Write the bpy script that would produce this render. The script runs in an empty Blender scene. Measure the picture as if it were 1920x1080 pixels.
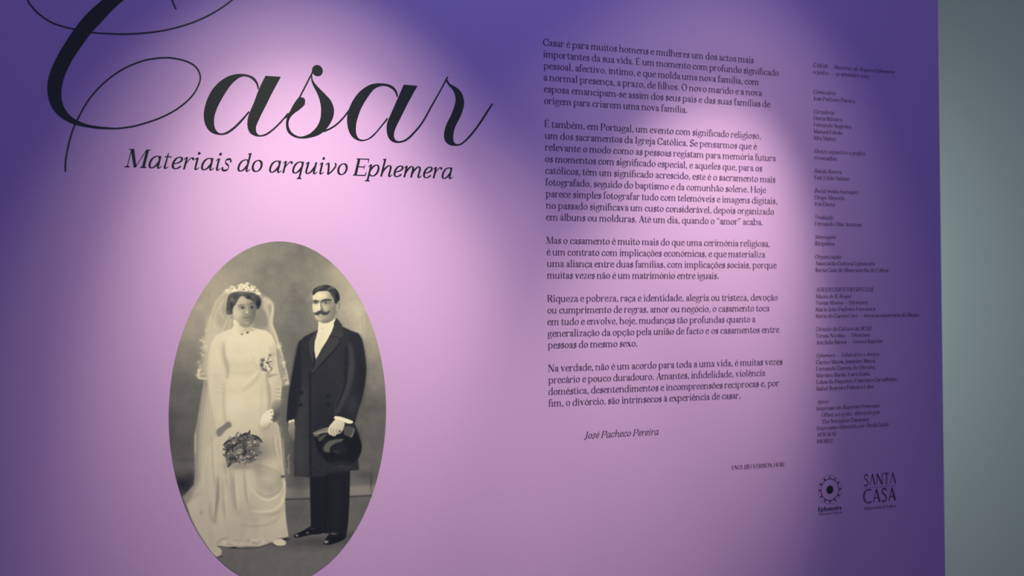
import bpy, math, random
import numpy as np

# ---------------------------------------------------------------- camera, light, exposure
scn = bpy.context.scene
COL = scn.collection
FPX = 2100.0                                   # focal length in pixels of a 1920 wide frame
YAW, PITCH, ROLL = 0.37223159, 0.01494898, -0.00709366
DIST, EYE = 2.70, 1.60                         # camera to printed wall, eye height (metres)


def camera_axes():
    cf, sf = math.cos(YAW), math.sin(YAW)
    F = np.array([sf * math.cos(PITCH), cf * math.cos(PITCH), math.sin(PITCH)])
    r0 = np.array([cf, -sf, 0.0])
    u0 = np.cross(r0, F)
    R = math.cos(ROLL) * r0 + math.sin(ROLL) * u0
    U = -math.sin(ROLL) * r0 + math.cos(ROLL) * u0
    return R, U, F


AR, AU, AF = camera_axes()
CPOS = np.array([0.0, -DIST, EYE])


def wall(px, py, Y=0.0):
    """point of the plane y = Y that a photo pixel shows -> (X, Z)"""
    d = AF + AR * ((px - 960.0) / FPX) - AU * ((py - 540.0) / FPX)
    t = (Y - CPOS[1]) / d[1]
    p = CPOS + d * t
    return float(p[0]), float(p[2])


def pixel(X, Z, Y=0.0):
    v = np.stack([np.asarray(X, float) - CPOS[0], np.full(np.shape(X), Y - CPOS[1]), np.asarray(Z, float) - CPOS[2]], -1)
    z = v @ AF
    return 960.0 + FPX * (v @ AR) / z, 540.0 - FPX * (v @ AU) / z


cam_d = bpy.data.cameras.new('camera')
cam = bpy.data.objects.new('camera', cam_d)
COL.objects.link(cam)
scn.camera = cam
cam_d.sensor_width = 36.0
cam_d.lens = 36.0 * FPX / 1920.0
cam_d.clip_start = 0.05
from mathutils import Matrix
cam.matrix_world = Matrix([[AR[0], AU[0], -AF[0], CPOS[0]], [AR[1], AU[1], -AF[1], CPOS[1]], [AR[2], AU[2], -AF[2], CPOS[2]], [0, 0, 0, 1]])
cam_d.dof.use_dof = True
cam_d.dof.focus_distance = 2.78
cam_d.dof.aperture_fstop = 2.0

world = bpy.data.worlds.new('gallery_ambient')
scn.world = world
world.use_nodes = True
wb = world.node_tree.nodes['Background']
wb.inputs['Color'].default_value = (0.44, 0.52, 1.0, 1)
wb.inputs['Strength'].default_value = 0.345

scn.view_settings.view_transform = 'Standard'
scn.view_settings.look = 'None'
scn.view_settings.exposure = 0.0
scn.view_settings.gamma = 1.0
scn.view_settings.use_curve_mapping = False


def light(name, kind, loc, aim, watts, rgb, **kw):
    d = bpy.data.lights.new(name, kind)
    d.energy = watts
    d.color = rgb
    for k, v in kw.items():
        setattr(d, k, v)
    o = bpy.data.objects.new(name, d)
    COL.objects.link(o)
    o.location = loc
    from mathutils import Vector
    o.rotation_euler = (Vector(aim) - Vector(loc)).to_track_quat('-Z', 'Y').to_euler()
    return o


WARM = (1.0, 1.04, 0.575)
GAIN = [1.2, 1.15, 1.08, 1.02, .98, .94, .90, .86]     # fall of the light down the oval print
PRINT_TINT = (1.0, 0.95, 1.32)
def onwall(px, py):
    x, z = wall(px, py)
    return (x, 0.0, z)
# two track spots wash the wall from the ceiling, one over the title and one over the text;
# each has a tight beam inside a wider spill
def track_spot(name, x, y, z, ax, az, half1, blend1, w1, half2, w2):
    light(name + '_beam', 'SPOT', (x, y, z), (ax, 0, az), w1, WARM, spot_size=math.radians(2 * half1), spot_blend=blend1, shadow_soft_size=0.03)
    light(name + '_spill', 'SPOT', (x, y, z), (ax, 0, az), w2, WARM, spot_size=math.radians(2 * half2), spot_blend=1.0, shadow_soft_size=0.03)
K_ = 79.0
track_spot('title_spot', 0.45, -0.93, 3.056, 0.549, 1.44, 19.4, 1.0, 2.115 * K_, 26.5, 1.35 * K_)
# added cool fill light between the spots, further into the room
light('cool_fill', 'AREA', (1.15, -1.2, 3.45), (1.15, 0.0, 1.9), 17.0, (0.36, 0.50, 1.0), size=1.0)
light('low_wall_fill', 'SPOT', (1.15, -1.1, 3.1), onwall(900, 1020), 0.75 * K_, WARM, spot_size=math.radians(38), spot_blend=1.0, shadow_soft_size=0.03)  # added warm fill, brightens the lower wall between the two track spots
track_spot('text_spot', 1.921, -0.981, 3.173, 1.589, 1.541, 15.5, 1.0, 3.13 * K_, 28.3, 0.55 * K_)
# added unseen fill light at mid height, placed to brighten the grey wall
light('grey_wall_fill', 'SPOT', (2.7, 0.22, 1.75), (3.5, 1.5, 1.4), 41.0, (0.90, 0.95, 1.0), spot_size=math.radians(150), spot_blend=1.0, shadow_soft_size=0.05)

# ---------------------------------------------------------------- materials
def mat(name, rgb, rough=0.6, spec=0.5, bump=None, vcol=False, var=None):
    m = bpy.data.materials.new(name)
    m.use_nodes = True
    nt = m.node_tree
    b = nt.nodes['Principled BSDF']
    b.inputs['Base Color'].default_value = (*rgb, 1)
    b.inputs['Roughness'].default_value = rough
    b.inputs['Specular IOR Level'].default_value = spec
    tc = nt.nodes.new('ShaderNodeTexCoord')
    if bump:
        n = nt.nodes.new('ShaderNodeTexNoise')
        n.inputs['Scale'].default_value = bump[0]
        n.inputs['Detail'].default_value = 3
        nt.links.new(tc.outputs['Object'], n.inputs['Vector'])
        bp = nt.nodes.new('ShaderNodeBump')
        bp.inputs['Strength'].default_value = bump[1]
        bp.inputs['Distance'].default_value = bump[2]
        nt.links.new(n.outputs['Fac'], bp.inputs['Height'])
        nt.links.new(bp.outputs['Normal'], b.inputs['Normal'])
    if vcol:
        a = nt.nodes.new('ShaderNodeAttribute')
        a.attribute_name = 'print'
        nt.links.new(a.outputs['Color'], b.inputs['Base Color'])
    if var:
        n = nt.nodes.new('ShaderNodeTexNoise')
        n.inputs['Scale'].default_value = var[0]
        n.inputs['Detail'].default_value = 4
        nt.links.new(tc.outputs['Object'], n.inputs['Vector'])
        mx = nt.nodes.new('ShaderNodeMix')
        mx.data_type = 'RGBA'
        mx.inputs[6].default_value = (*rgb, 1)
        mx.inputs[7].default_value = (*[c * var[1] for c in rgb], 1)
        nt.links.new(n.outputs['Fac'], mx.inputs[0])
        nt.links.new(mx.outputs[2], b.inputs['Base Color'])
    return m


M_PURPLE = mat('purple_wall_paint', (0.50, 0.272, 0.645), 0.50, 0.5, (420, 0.12, 0.002))
M_GREY = mat('grey_wall_paint', (0.62, 0.74, 0.60), 0.75, 0.3, (300, 0.1, 0.002))
M_WHITE = mat('ceiling_paint', (0.75, 0.75, 0.74), 0.8, 0.3, (200, 0.1, 0.002))
M_FLOOR = mat('brown_floor', (0.34, 0.19, 0.12), 0.5, 0.4, (60, 0.1, 0.002), var=(6, 0.7))
M_INK = mat('black_vinyl_lettering', (0.003, 0.003, 0.006), 0.31, 0.75, (420, 0.12, 0.002))
M_TEXT = mat('dark_printed_text', (0.058, 0.022, 0.080), 0.55, 0.3)
M_PRINT = mat('printed_photograph_paper', (0.5, 0.5, 0.5), 0.62, 0.12, vcol=True)


# ---------------------------------------------------------------- mesh helpers
def link(name, verts, faces, material, parent=None, shared=None):
    me = bpy.data.meshes.new(name)
    me.from_pydata(verts, [], faces)
    me.update()
    me.materials.append(material)
    o = bpy.data.objects.new(name, me)
    COL.objects.link(o)
    if parent is not None:
        o.parent = parent
    return o


def box(name, x0, x1, y0, y1, z0, z1, material, parent=None):
    v = [(x, y, z) for x in (x0, x1) for y in (y0, y1) for z in (z0, z1)]
    f = [(0, 1, 3, 2), (4, 6, 7, 5), (0, 4, 5, 1), (2, 3, 7, 6), (0, 2, 6, 4), (1, 5, 7, 3)]
    return link(name, v, f, material, parent)


def tag(o, label=None, cat=None, group=None, kind=None):
    if label: o['label'] = label
    if cat: o['category'] = cat
    if group: o['group'] = group
    if kind: o['kind'] = kind
    return o


def thing(name, label, cat, loc, group=None):
    o = bpy.data.objects.new(name, None)
    o.empty_display_size = 0.05
    COL.objects.link(o)
    o.location = loc
    return tag(o, label, cat, group)


# ---------------------------------------------------------------- the setting
EDGE = 0.5 * (wall(1759.5, 2)[0] + wall(1771, 1078)[0])
tag(box('wall_front', -3.2, EDGE, 0.0, 0.14, 0.0, 3.5, M_PURPLE), 'violet painted exhibition wall that carries all the lettering', kind='structure')
tag(box('wall_back', -3.2, 7.5, 1.5, 1.64, 0.0, 3.5, M_GREY), 'plain grey wall of the room beyond the violet wall', kind='structure')
tag(box('floor', -3.2, 7.5, -6.0, 1.5, -0.1, 0.0, M_FLOOR), 'brown gallery floor', kind='structure')
tag(box('ceiling', -3.2, 7.5, -6.0, 1.64, 3.5, 3.6, M_WHITE), 'white gallery ceiling', kind='structure')

# ---------------------------------------------------------------- lettering: a small stroke font drawn in code
XH, CAP, ASC, DSC = 468, 690, 722, -218
S, T = 84, 27                                   # stem and hairline, units of 1/1000 em


def crom(P, n=5):
    P = [tuple(map(float, p)) for p in P]
    if len(P) == 2:
        return P
    out = []
    for i in range(len(P) - 1):
        p0 = P[i - 1] if i else P[0]
        p1, p2 = P[i], P[i + 1]
        p3 = P[i + 2] if i + 2 < len(P) else P[-1]
        for k in range(n):
            t = k / n
            out.append(tuple(0.5 * ((2 * b) + (c - a) * t + (2 * a - 5 * b + 4 * c - d) * t * t + (3 * b - a - 3 * c + d) * t ** 3)
                             for a, b, c, d in zip(p0, p1, p2, p3)))
    out.append(P[-1])
    return out


def strip(L, R):
    return [[L[i], L[i + 1], R[i + 1], R[i]] for i in range(len(L) - 1)]


def ribbon(C, W):
    L, R = [], []
    n = len(C)
    for i, (x, y) in enumerate(C):
        a, b = C[max(0, i - 1)], C[min(n - 1, i + 1)]
        dx, dy = b[0] - a[0], b[1] - a[1]
        l = math.hypot(dx, dy) or 1.0
        nx, ny = -dy / l, dx / l
        w = (W[i] if not callable(W) else W(dx / l, dy / l)) / 2
        L.append((x + nx * w, y + ny * w))
        R.append((x - nx * w, y - ny * w))
    return strip(L, R)


def nib(P, thick=S, thin=T, ang=0.0, n=5):      # contrast follows the direction, like a pen
    ca, sa = math.cos(math.radians(ang)), math.sin(math.radians(ang))
    return ribbon(crom(P, n), lambda dx, dy: thin + (thick - thin) * abs(dy * ca - dx * sa) ** 1.6)


def vw(P, n=5):                                 # explicit widths (x, y, w)
    Q = crom(P, n)
    return ribbon([(q[0], q[1]) for q in Q], [q[2] for q in Q])


def ln(x0, y0, x1, y1, w0, w1=None):
    return ribbon([(x0, y0), (x1, y1)], [w0, w0 if w1 is None else w1])


def rc(x0, y0, x1, y1):
    return [[(x0, y0), (x1, y0), (x1, y1), (x0, y1)]]


def arc(cx, cy, rx, ry, a0, a1, thick=S, thin=T, ang=0.0, n=None):
    n = n or max(6, int(abs(a1 - a0) / 18))
    P = [(cx + rx * math.cos(math.radians(a0 + (a1 - a0) * i / n)), cy + ry * math.sin(math.radians(a0 + (a1 - a0) * i / n))) for i in range(n + 1)]
    ca, sa = math.cos(math.radians(ang)), math.sin(math.radians(ang))
    L, R = [], []
    for i, (x, y) in enumerate(P):
        t = math.radians(a0 + (a1 - a0) * i / n)
        dx, dy = -rx * math.sin(t), ry * math.cos(t)
        l = math.hypot(dx, dy)
        dx, dy = dx / l, dy / l
        w = (thin + (thick - thin) * abs(dy * ca - dx * sa) ** 1.6) / 2
        L.append((x - dy * w, y + dx * w))
        R.append((x + dy * w, y - dx * w))
    return strip(L, R)


def dot(x, y, r, ry=None):
    ry = ry or r
    return [[(x + r * math.cos(k * math.pi / 6), y + ry * math.sin(k * math.pi / 6)) for k in range(12)]]


def st(x, y0, y1, w=S):
    return rc(x - w / 2, y0, x + w / 2, y1)


def sf(x, y=0, hw=92, w=S, up=1):               # slab with bracket; up=-1 hangs from y
    u = up
    return [[(x - hw, y), (x + hw, y), (x + hw, y + u * 20), (x + w / 2, y + u * 48), (x - w / 2, y + u * 48), (x - hw, y + u * 20)]]


def fl(x, y=XH, w=S, r=62):                     # flag serif at the head of a lowercase stem
    return [[(x - w / 2, y - 60), (x + w / 2, y - 60), (x + w / 2, y + 8), (x - w / 2, y - 10), (x - w / 2 - r, y - 22), (x - w / 2 - r, y - 36)]]


def bend(x, x2, y=XH, w=S, bot=0):              # arch from a stem at x down the stem at x2
    m = (x + x2) / 2
    return nib([(x + 20, y - 118), (x + (m - x) * .55, y - 46), (m + 26, y - 14), (x2 - 14, y - 66), (x2, y - 160), (x2, (y + bot) / 2 - 40), (x2, bot)], w)


ACUTE = lambda x, y=XH: [[(x - 34, y + 62), (x + 4, y + 62), (x + 82, y + 196), (x + 10, y + 196)]]
GRAVE = lambda x, y=XH: [[(x + 34, y + 62), (x - 4, y + 62), (x - 82, y + 196), (x - 10, y + 196)]]
CIRC = lambda x, y=XH: ln(x - 95, y + 68, x, y + 185, 26, 50) + ln(x + 95, y + 68, x, y + 185, 26, 50)
TILDE = lambda x, y=XH: vw([(x - 118, y + 92, 24), (x - 60, y + 142, 46), (x + 20, y + 112, 50), (x + 62, y + 104, 44), (x + 122, y + 156, 22)])
CEDIL = lambda x: ln(x, 8, x - 10, -60, 24) + vw([(x - 14, -52, 22), (x + 44, -84, 48), (x + 26, -146, 44), (x - 62, -158, 20)])

LIG = {'fi': '\ue001'}


def roman(c):
    if c == 'a':
        return 436, dot(98, 362, 44) + nib([(72, 366), (110, 432), (205, 460), (286, 424), (304, 340), (304, 210), (304, 100), (330, 30), (380, 16), (428, 40)], S) \
            + nib([(300, 272), (190, 238), (96, 190), (78, 112), (112, 36), (180, 14), (250, 42), (304, 112)], 74)
    if c == 'b':
        return 540, st(88, 0, ASC - 6) + fl(88, ASC) + nib([(88, 350), (150, 432), (262, 460), (388, 400), (444, 240), (398, 70), (270, 4), (160, 20), (88, 92)], S)
    if c == 'c':
        return 440, nib([(368, 350), (330, 428), (240, 458), (118, 400), (74, 234), (120, 66), (246, 8), (340, 32), (408, 104)], 88) + dot(350, 356, 46)
    if c == 'd':
        return 548, st(428, 0, ASC - 6) + fl(428, ASC) + rc(428, 0, 520, 22) + nib([(428, 372), (360, 442), (254, 458), (126, 396), (72, 228), (118, 62), (240, 6), (350, 34), (428, 110)], S)
    if c == 'e':
        return 446, nib([(88, 268), (240, 268), (374, 268)], 30, 26) + nib([(374, 262), (366, 372), (300, 446), (236, 458), (118, 396), (74, 232), (120, 66), (244, 8), (336, 30), (410, 106)], 86)
    if c == 'f':
        return 312, st(122, 0, 560) + nib([(122, 520), (126, 640), (176, 706), (250, 716), (300, 684)], S) + dot(292, 672, 42) + rc(28, XH - 28, 268, XH) + sf(122, hw=100)
    if c == 'g':
        return 486, arc(222, 306, 138, 148, 0, 360, 76) + dot(446, 432, 34) + nib([(326, 412), (380, 446), (446, 446)], 30, 26) \
            + nib([(146, 182), (92, 130), (96, 72), (180, 48), (330, 36), (424, -20), (420, -120), (300, -200), (140, -196), (52, -130), (80, -50), (160, 10)], 60, 26)
    if c == 'h':
        return 574, st(92, 0, ASC - 6) + fl(92, ASC) + bend(92, 424) + sf(92) + sf(424)
    if c == 'i' or c == 'í':
        return 268, st(130, 0, XH - 6) + fl(130) + sf(130) + (dot(124, 640, 52) if c == 'i' else ACUTE(112))
    if c == 'j':
        return 256, nib([(134, XH - 20), (134, 200), (134, -60), (100, -170), (30, -206), (-30, -186)], S) + fl(134) + dot(-20, -168, 38) + dot(128, 640, 52)
    if c == 'k':
        return 540, st(92, 0, ASC - 6) + fl(92, ASC) + sf(92) + ln(100, 200, 380, 450, 28) + ln(210, 290, 440, 10, 90) + sf(440) + sf(380, XH, up=-1, hw=80)
    if c == 'l':
        return 270, st(132, 0, ASC - 6) + fl(132, ASC) + sf(132)
    if c == 'm':
        return 850, st(92, 0, XH - 6) + fl(92) + bend(92, 396) + bend(396, 700) + sf(92) + sf(396) + sf(700)
    if c == 'n':
        return 574, st(92, 0, XH - 6) + fl(92) + bend(92, 424) + sf(92) + sf(424)
    if c == 'o':
        return 510, arc(254, 233, 176, 222, 0, 360, 88)
    if c == 'p':
        return 552, st(92, DSC + 10, XH - 6) + fl(92) + sf(92, DSC, hw=98) + nib([(92, 356), (160, 436), (272, 460), (398, 398), (452, 238), (404, 72), (280, 6), (170, 26), (92, 100)], S)
    if c == 'q':
        return 542, st(428, DSC + 10, XH) + sf(428, DSC, hw=98) + nib([(428, 372), (360, 442), (254, 458), (126, 396), (72, 228), (118, 62), (240, 6), (350, 34), (428, 110)], S)
    if c == 'r':
        return 398, st(92, 0, XH - 6) + fl(92) + sf(92, hw=96) + nib([(104, 330), (160, 420), (240, 462), (320, 440)], 34, 30) + dot(322, 410, 48)
    if c == 's':
        return 380, nib([(300, 350), (290, 424), (200, 458), (104, 424), (84, 344), (140, 278), (240, 226), (314, 164), (306, 62), (200, 10), (104, 30), (70, 120)], 82, 30, 42) \
            + ln(306, 436, 304, 338, 16, 32) + ln(68, 30, 68, 132, 16, 32)
    if c == 't':
        return 336, nib([(128, 560), (124, 400), (124, 240), (126, 90), (170, 18), (240, 16), (312, 66)], S) + rc(24, XH - 28, 292, XH) + [[(60, XH - 10), (162, XH - 10), (166, 600), (140, 600)]]
    if c == 'u':
        return 562, nib([(92, XH - 20), (92, 300), (92, 140), (130, 40), (220, 8), (330, 50), (414, 140)], S) + st(420, 0, XH - 6) + fl(92) + fl(420) + rc(420, 0, 516, 22)
    if c == 'v':
        return 500, ln(106, XH - 14, 258, 4, 94, 80) + ln(404, XH - 14, 262, 4, 26) + sf(104, XH, 98, 70, -1) + sf(400, XH, 80, 26, -1)
    if c == 'x':
        return 510, ln(118, XH - 14, 396, 10, 92) + ln(392, XH - 14, 110, 10, 28) + sf(116, XH, 92, 70, -1) + sf(394, XH, 76, 26, -1) + sf(110, 0, 78, 26) + sf(396, 0, 92, 70)
    if c == 'y':
        return 500, ln(106, XH - 14, 268, 10, 94, 80) + nib([(404, XH - 14), (290, 80), (210, -120), (140, -200), (60, -186)], 34, 28) + dot(70, -166, 42) + sf(104, XH, 98, 70, -1) + sf(400, XH, 80, 26, -1)
    if c == 'z':
        return 440, rc(56, XH - 30, 382, XH) + rc(44, 0, 392, 30) + ln(338, XH - 14, 90, 14, 84) + ln(66, XH, 54, XH - 120, 40, 16) + ln(384, 0, 402, 130, 40, 16)
    if c == 'w':
        return 740, ln(100, XH - 14, 220, 4, 90, 78) + ln(360, XH - 14, 226, 4, 26) + ln(350, XH - 14, 480, 4, 90, 78) + ln(630, XH - 14, 486, 4, 26) + sf(100, XH, 90, 70, -1) + sf(630, XH, 80, 26, -1)
    if c in 'éáãõóàêâôç':
        b = {'é': 'e', 'á': 'a', 'ã': 'a', 'õ': 'o', 'ó': 'o', 'à': 'a', 'ê': 'e', 'â': 'a', 'ô': 'o', 'ç': 'c'}[c]
        a, g = roman(b)
        x = {'e': 228, 'a': 205, 'o': 254, 'c': 238}[b]
        ac = {'é': ACUTE, 'á': ACUTE, 'ó': ACUTE, 'ã': TILDE, 'õ': TILDE, 'à': GRAVE, 'ê': CIRC, 'â': CIRC, 'ô': CIRC, 'ç': CEDIL}[c]
        return a, g + ac(x)
    if c == '\ue001':
        return 570, roman('f')[1] + nib([(280, 700), (340, 714), (392, 660)], 30, 28) + rc(240, XH - 28, 420, XH) + st(418, 0, XH) + sf(418)
    # capitals
    W = 98
    if c == 'A':
        return 640, ln(318, CAP + 6, 538, 8, 96, 104) + ln(312, CAP - 10, 104, 10, 30) + rc(180, 222, 450, 250) + sf(102, 0, 88, 30) + sf(536, 0, 100, 100)
    if c == 'B':
        return 586, st(128, 0, CAP, W) + rc(30, 0, 320, 27) + rc(30, CAP - 27, 300, CAP) + rc(128, 346, 330, 372) + nib([(290, CAP - 14), (420, 640), (450, 520), (400, 400), (290, 359)], 90) + nib([(300, 359), (460, 320), (506, 190), (440, 50), (300, 14)], 98)
    if c == 'C':
        return 632, nib([(560, 500), (520, 620), (400, 688), (230, 660), (110, 530), (80, 345), (116, 150), (240, 20), (400, 4), (510, 70), (580, 190)], 104, 30) + ln(566, 690, 562, 480, 16, 34)
    if c == 'D':
        return 690, st(128, 0, CAP, W) + rc(30, 0, 340, 27) + rc(30, CAP - 27, 340, CAP) + nib([(320, CAP - 14), (480, 660), (592, 530), (616, 345), (588, 160), (480, 34), (320, 14)], 104)
    if c in 'EÉF':
        g = st(128, 0, CAP, W) + rc(30, CAP - 27, 500, CAP) + rc(128, 344, 400, 370) + ln(500, CAP, 516, CAP - 160, 44, 16) + ln(400, 440, 400, 270, 26)
        if c == 'F':
            return 540, g + sf(128, 0, 104, W)
        g += rc(30, 0, 510, 27) + ln(508, 0, 530, 172, 44, 16)
        return 568, g + (ACUTE(290, CAP - 10) if c == 'É' else [])
    if c == 'G':
        return 694, nib([(560, 500), (520, 620), (400, 688), (230, 660), (110, 530), (80, 345), (116, 150), (240, 20), (400, 4), (510, 50), (570, 90)], 104, 30) + ln(566, 690, 562, 480, 16, 34) + st(566, 40, 290, W) + sf(566, 300, 96, W, -1)
    if c == 'H':
        return 740, st(130, 0, CAP, W) + st(606, 0, CAP, W) + rc(130, 336, 606, 364) + sf(130, 0, 104, W) + sf(606, 0, 104, W) + sf(130, CAP, 104, W, -1) + sf(606, CAP, 104, W, -1)
    if c == 'I':
        return 320, st(160, 0, CAP, W) + sf(160, 0, 108, W) + sf(160, CAP, 108, W, -1)
    if c == 'J':
        return 330, nib([(182, CAP - 10), (182, 400), (182, 100), (150, -40), (80, -90), (10, -80)], W) + sf(182, CAP, 108, W, -1) + dot(18, -52, 44)
    if c == 'L':
        return 556, st(128, 0, CAP, W) + rc(30, 0, 500, 27) + ln(500, 0, 520, 190, 44, 16) + sf(128, CAP, 108, W, -1)
    if c == 'M':
        return 800, ln(124, CAP, 128, 10, 30) + ln(150, CAP, 398, 4, 104, 90) + ln(640, CAP, 402, 4, 28) + st(672, 0, CAP, W) + sf(126, 0, 88, 30) + sf(672, 0, 104, W) + rc(40, CAP - 24, 190, CAP) + rc(620, CAP - 24, 776, CAP)
    if c == 'N':
        return 712, ln(130, CAP, 130, 10, 30) + ln(150, CAP, 580, -6, 108, 96) + ln(590, CAP, 590, 0, 30) + sf(130, 0, 88, 30) + rc(36, CAP - 24, 180, CAP) + sf(590, CAP, 88, 30, -1)
    if c == 'O':
        return 712, arc(356, 345, 272, 340, 0, 360, 104, 28)
    if c == 'P':
        return 574, st(128, 0, CAP, W) + rc(30, CAP - 27, 320, CAP) + rc(128, 308, 320, 334) + sf(128, 0, 112, W) + nib([(300, CAP - 14), (440, 650), (502, 506), (450, 370), (300, 322)], 100)
    if c == 'Q':
        return 712, arc(356, 345, 272, 340, 0, 360, 104, 28) + ln(360, 0, 600, -140, 80, 40)
    if c == 'R':
        return 626, st(128, 0, CAP, W) + rc(30, CAP - 27, 320, CAP) + rc(128, 336, 320, 362) + sf(128, 0, 104, W) + nib([(300, CAP - 14), (430, 654), (486, 520), (440, 396), (300, 350)], 98) + ln(300, 352, 520, 14, 96) + rc(500, 0, 620, 24)
    if c == 'S':
        return 520, nib([(430, 520), (420, 640), (300, 690), (140, 640), (92, 530), (140, 420), (300, 340), (430, 240), (430, 90), (280, 2), (130, 40), (76, 180)], 100, 30, 42) + ln(440, 650, 436, 508, 14, 34) + ln(72, 34, 74, 186, 14, 34)
    if c == 'T':
        return 616, st(308, 0, CAP, W) + sf(308, 0, 112, W) + rc(50, CAP - 27, 566, CAP) + ln(56, CAP, 40, CAP - 170, 44, 16) + ln(560, CAP, 576, CAP - 170, 44, 16)
    if c == 'U':
        return 690, nib([(130, CAP), (130, 400), (140, 140), (230, 20), (350, 2), (480, 30), (560, 160), (566, 400), (566, CAP)], 98, 30) + sf(130, CAP, 104, W, -1) + sf(566, CAP, 84, 40, -1)
    if c == 'V':
        return 640, ln(106, CAP - 8, 324, 0, 106, 94) + ln(542, CAP - 8, 330, 0, 30) + sf(106, CAP, 104, 90, -1) + sf(540, CAP, 88, 30, -1)
    # old style figures
    if c == '0':
        return 500, arc(250, 233, 180, 226, 0, 360, 60, 40)
    if c == '1':
        return 300, st(150, 0, XH) + sf(150, 0, 90) + sf(150, XH, 90, S, -1)
    if c == '2':
        return 440, nib([(70, 350), (120, 440), (230, 460), (320, 400), (310, 290), (200, 150), (70, 30)], 80, 30) + rc(60, 0, 380, 50)
    if c == '3':
        return 430, nib([(80, 400), (200, 460), (310, 400), (300, 290), (180, 220)], 78) + nib([(180, 220), (330, 160), (350, 0), (280, -140), (60, -200)], 82)
    if c == '5':
        return 430, nib([(120, 440), (110, 230), (250, 210), (350, 100), (330, -60), (220, -180), (60, -200)], 80) + ln(110, 440, 350, 470, 60)
    if c == '.':
        return 226, dot(112, 44, 54)
    if c == ',':
        return 226, dot(108, 46, 52) + vw([(140, 50, 50), (142, -30, 40), (70, -120, 14)])
    if c == '-':
        return 300, rc(40, 190, 260, 232)
    if c == '–' or c == '—':
        return 900, rc(80, 198, 820, 228)
    if c in '“”':
        g = []
        for x in (100, 270):
            g += dot(x, 560 if c == '“' else 660, 46)
            g += vw([(x - 24, 570, 44), (x - 20, 640, 36), (x + 40, 716, 14)]) if c == '“' else vw([(x + 24, 650, 44), (x + 20, 580, 36), (x - 40, 504, 14)])
        return 380, g
    if c == '/':
        return 400, ln(50, -80, 350, 740, 36)
    return 205, []


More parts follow.
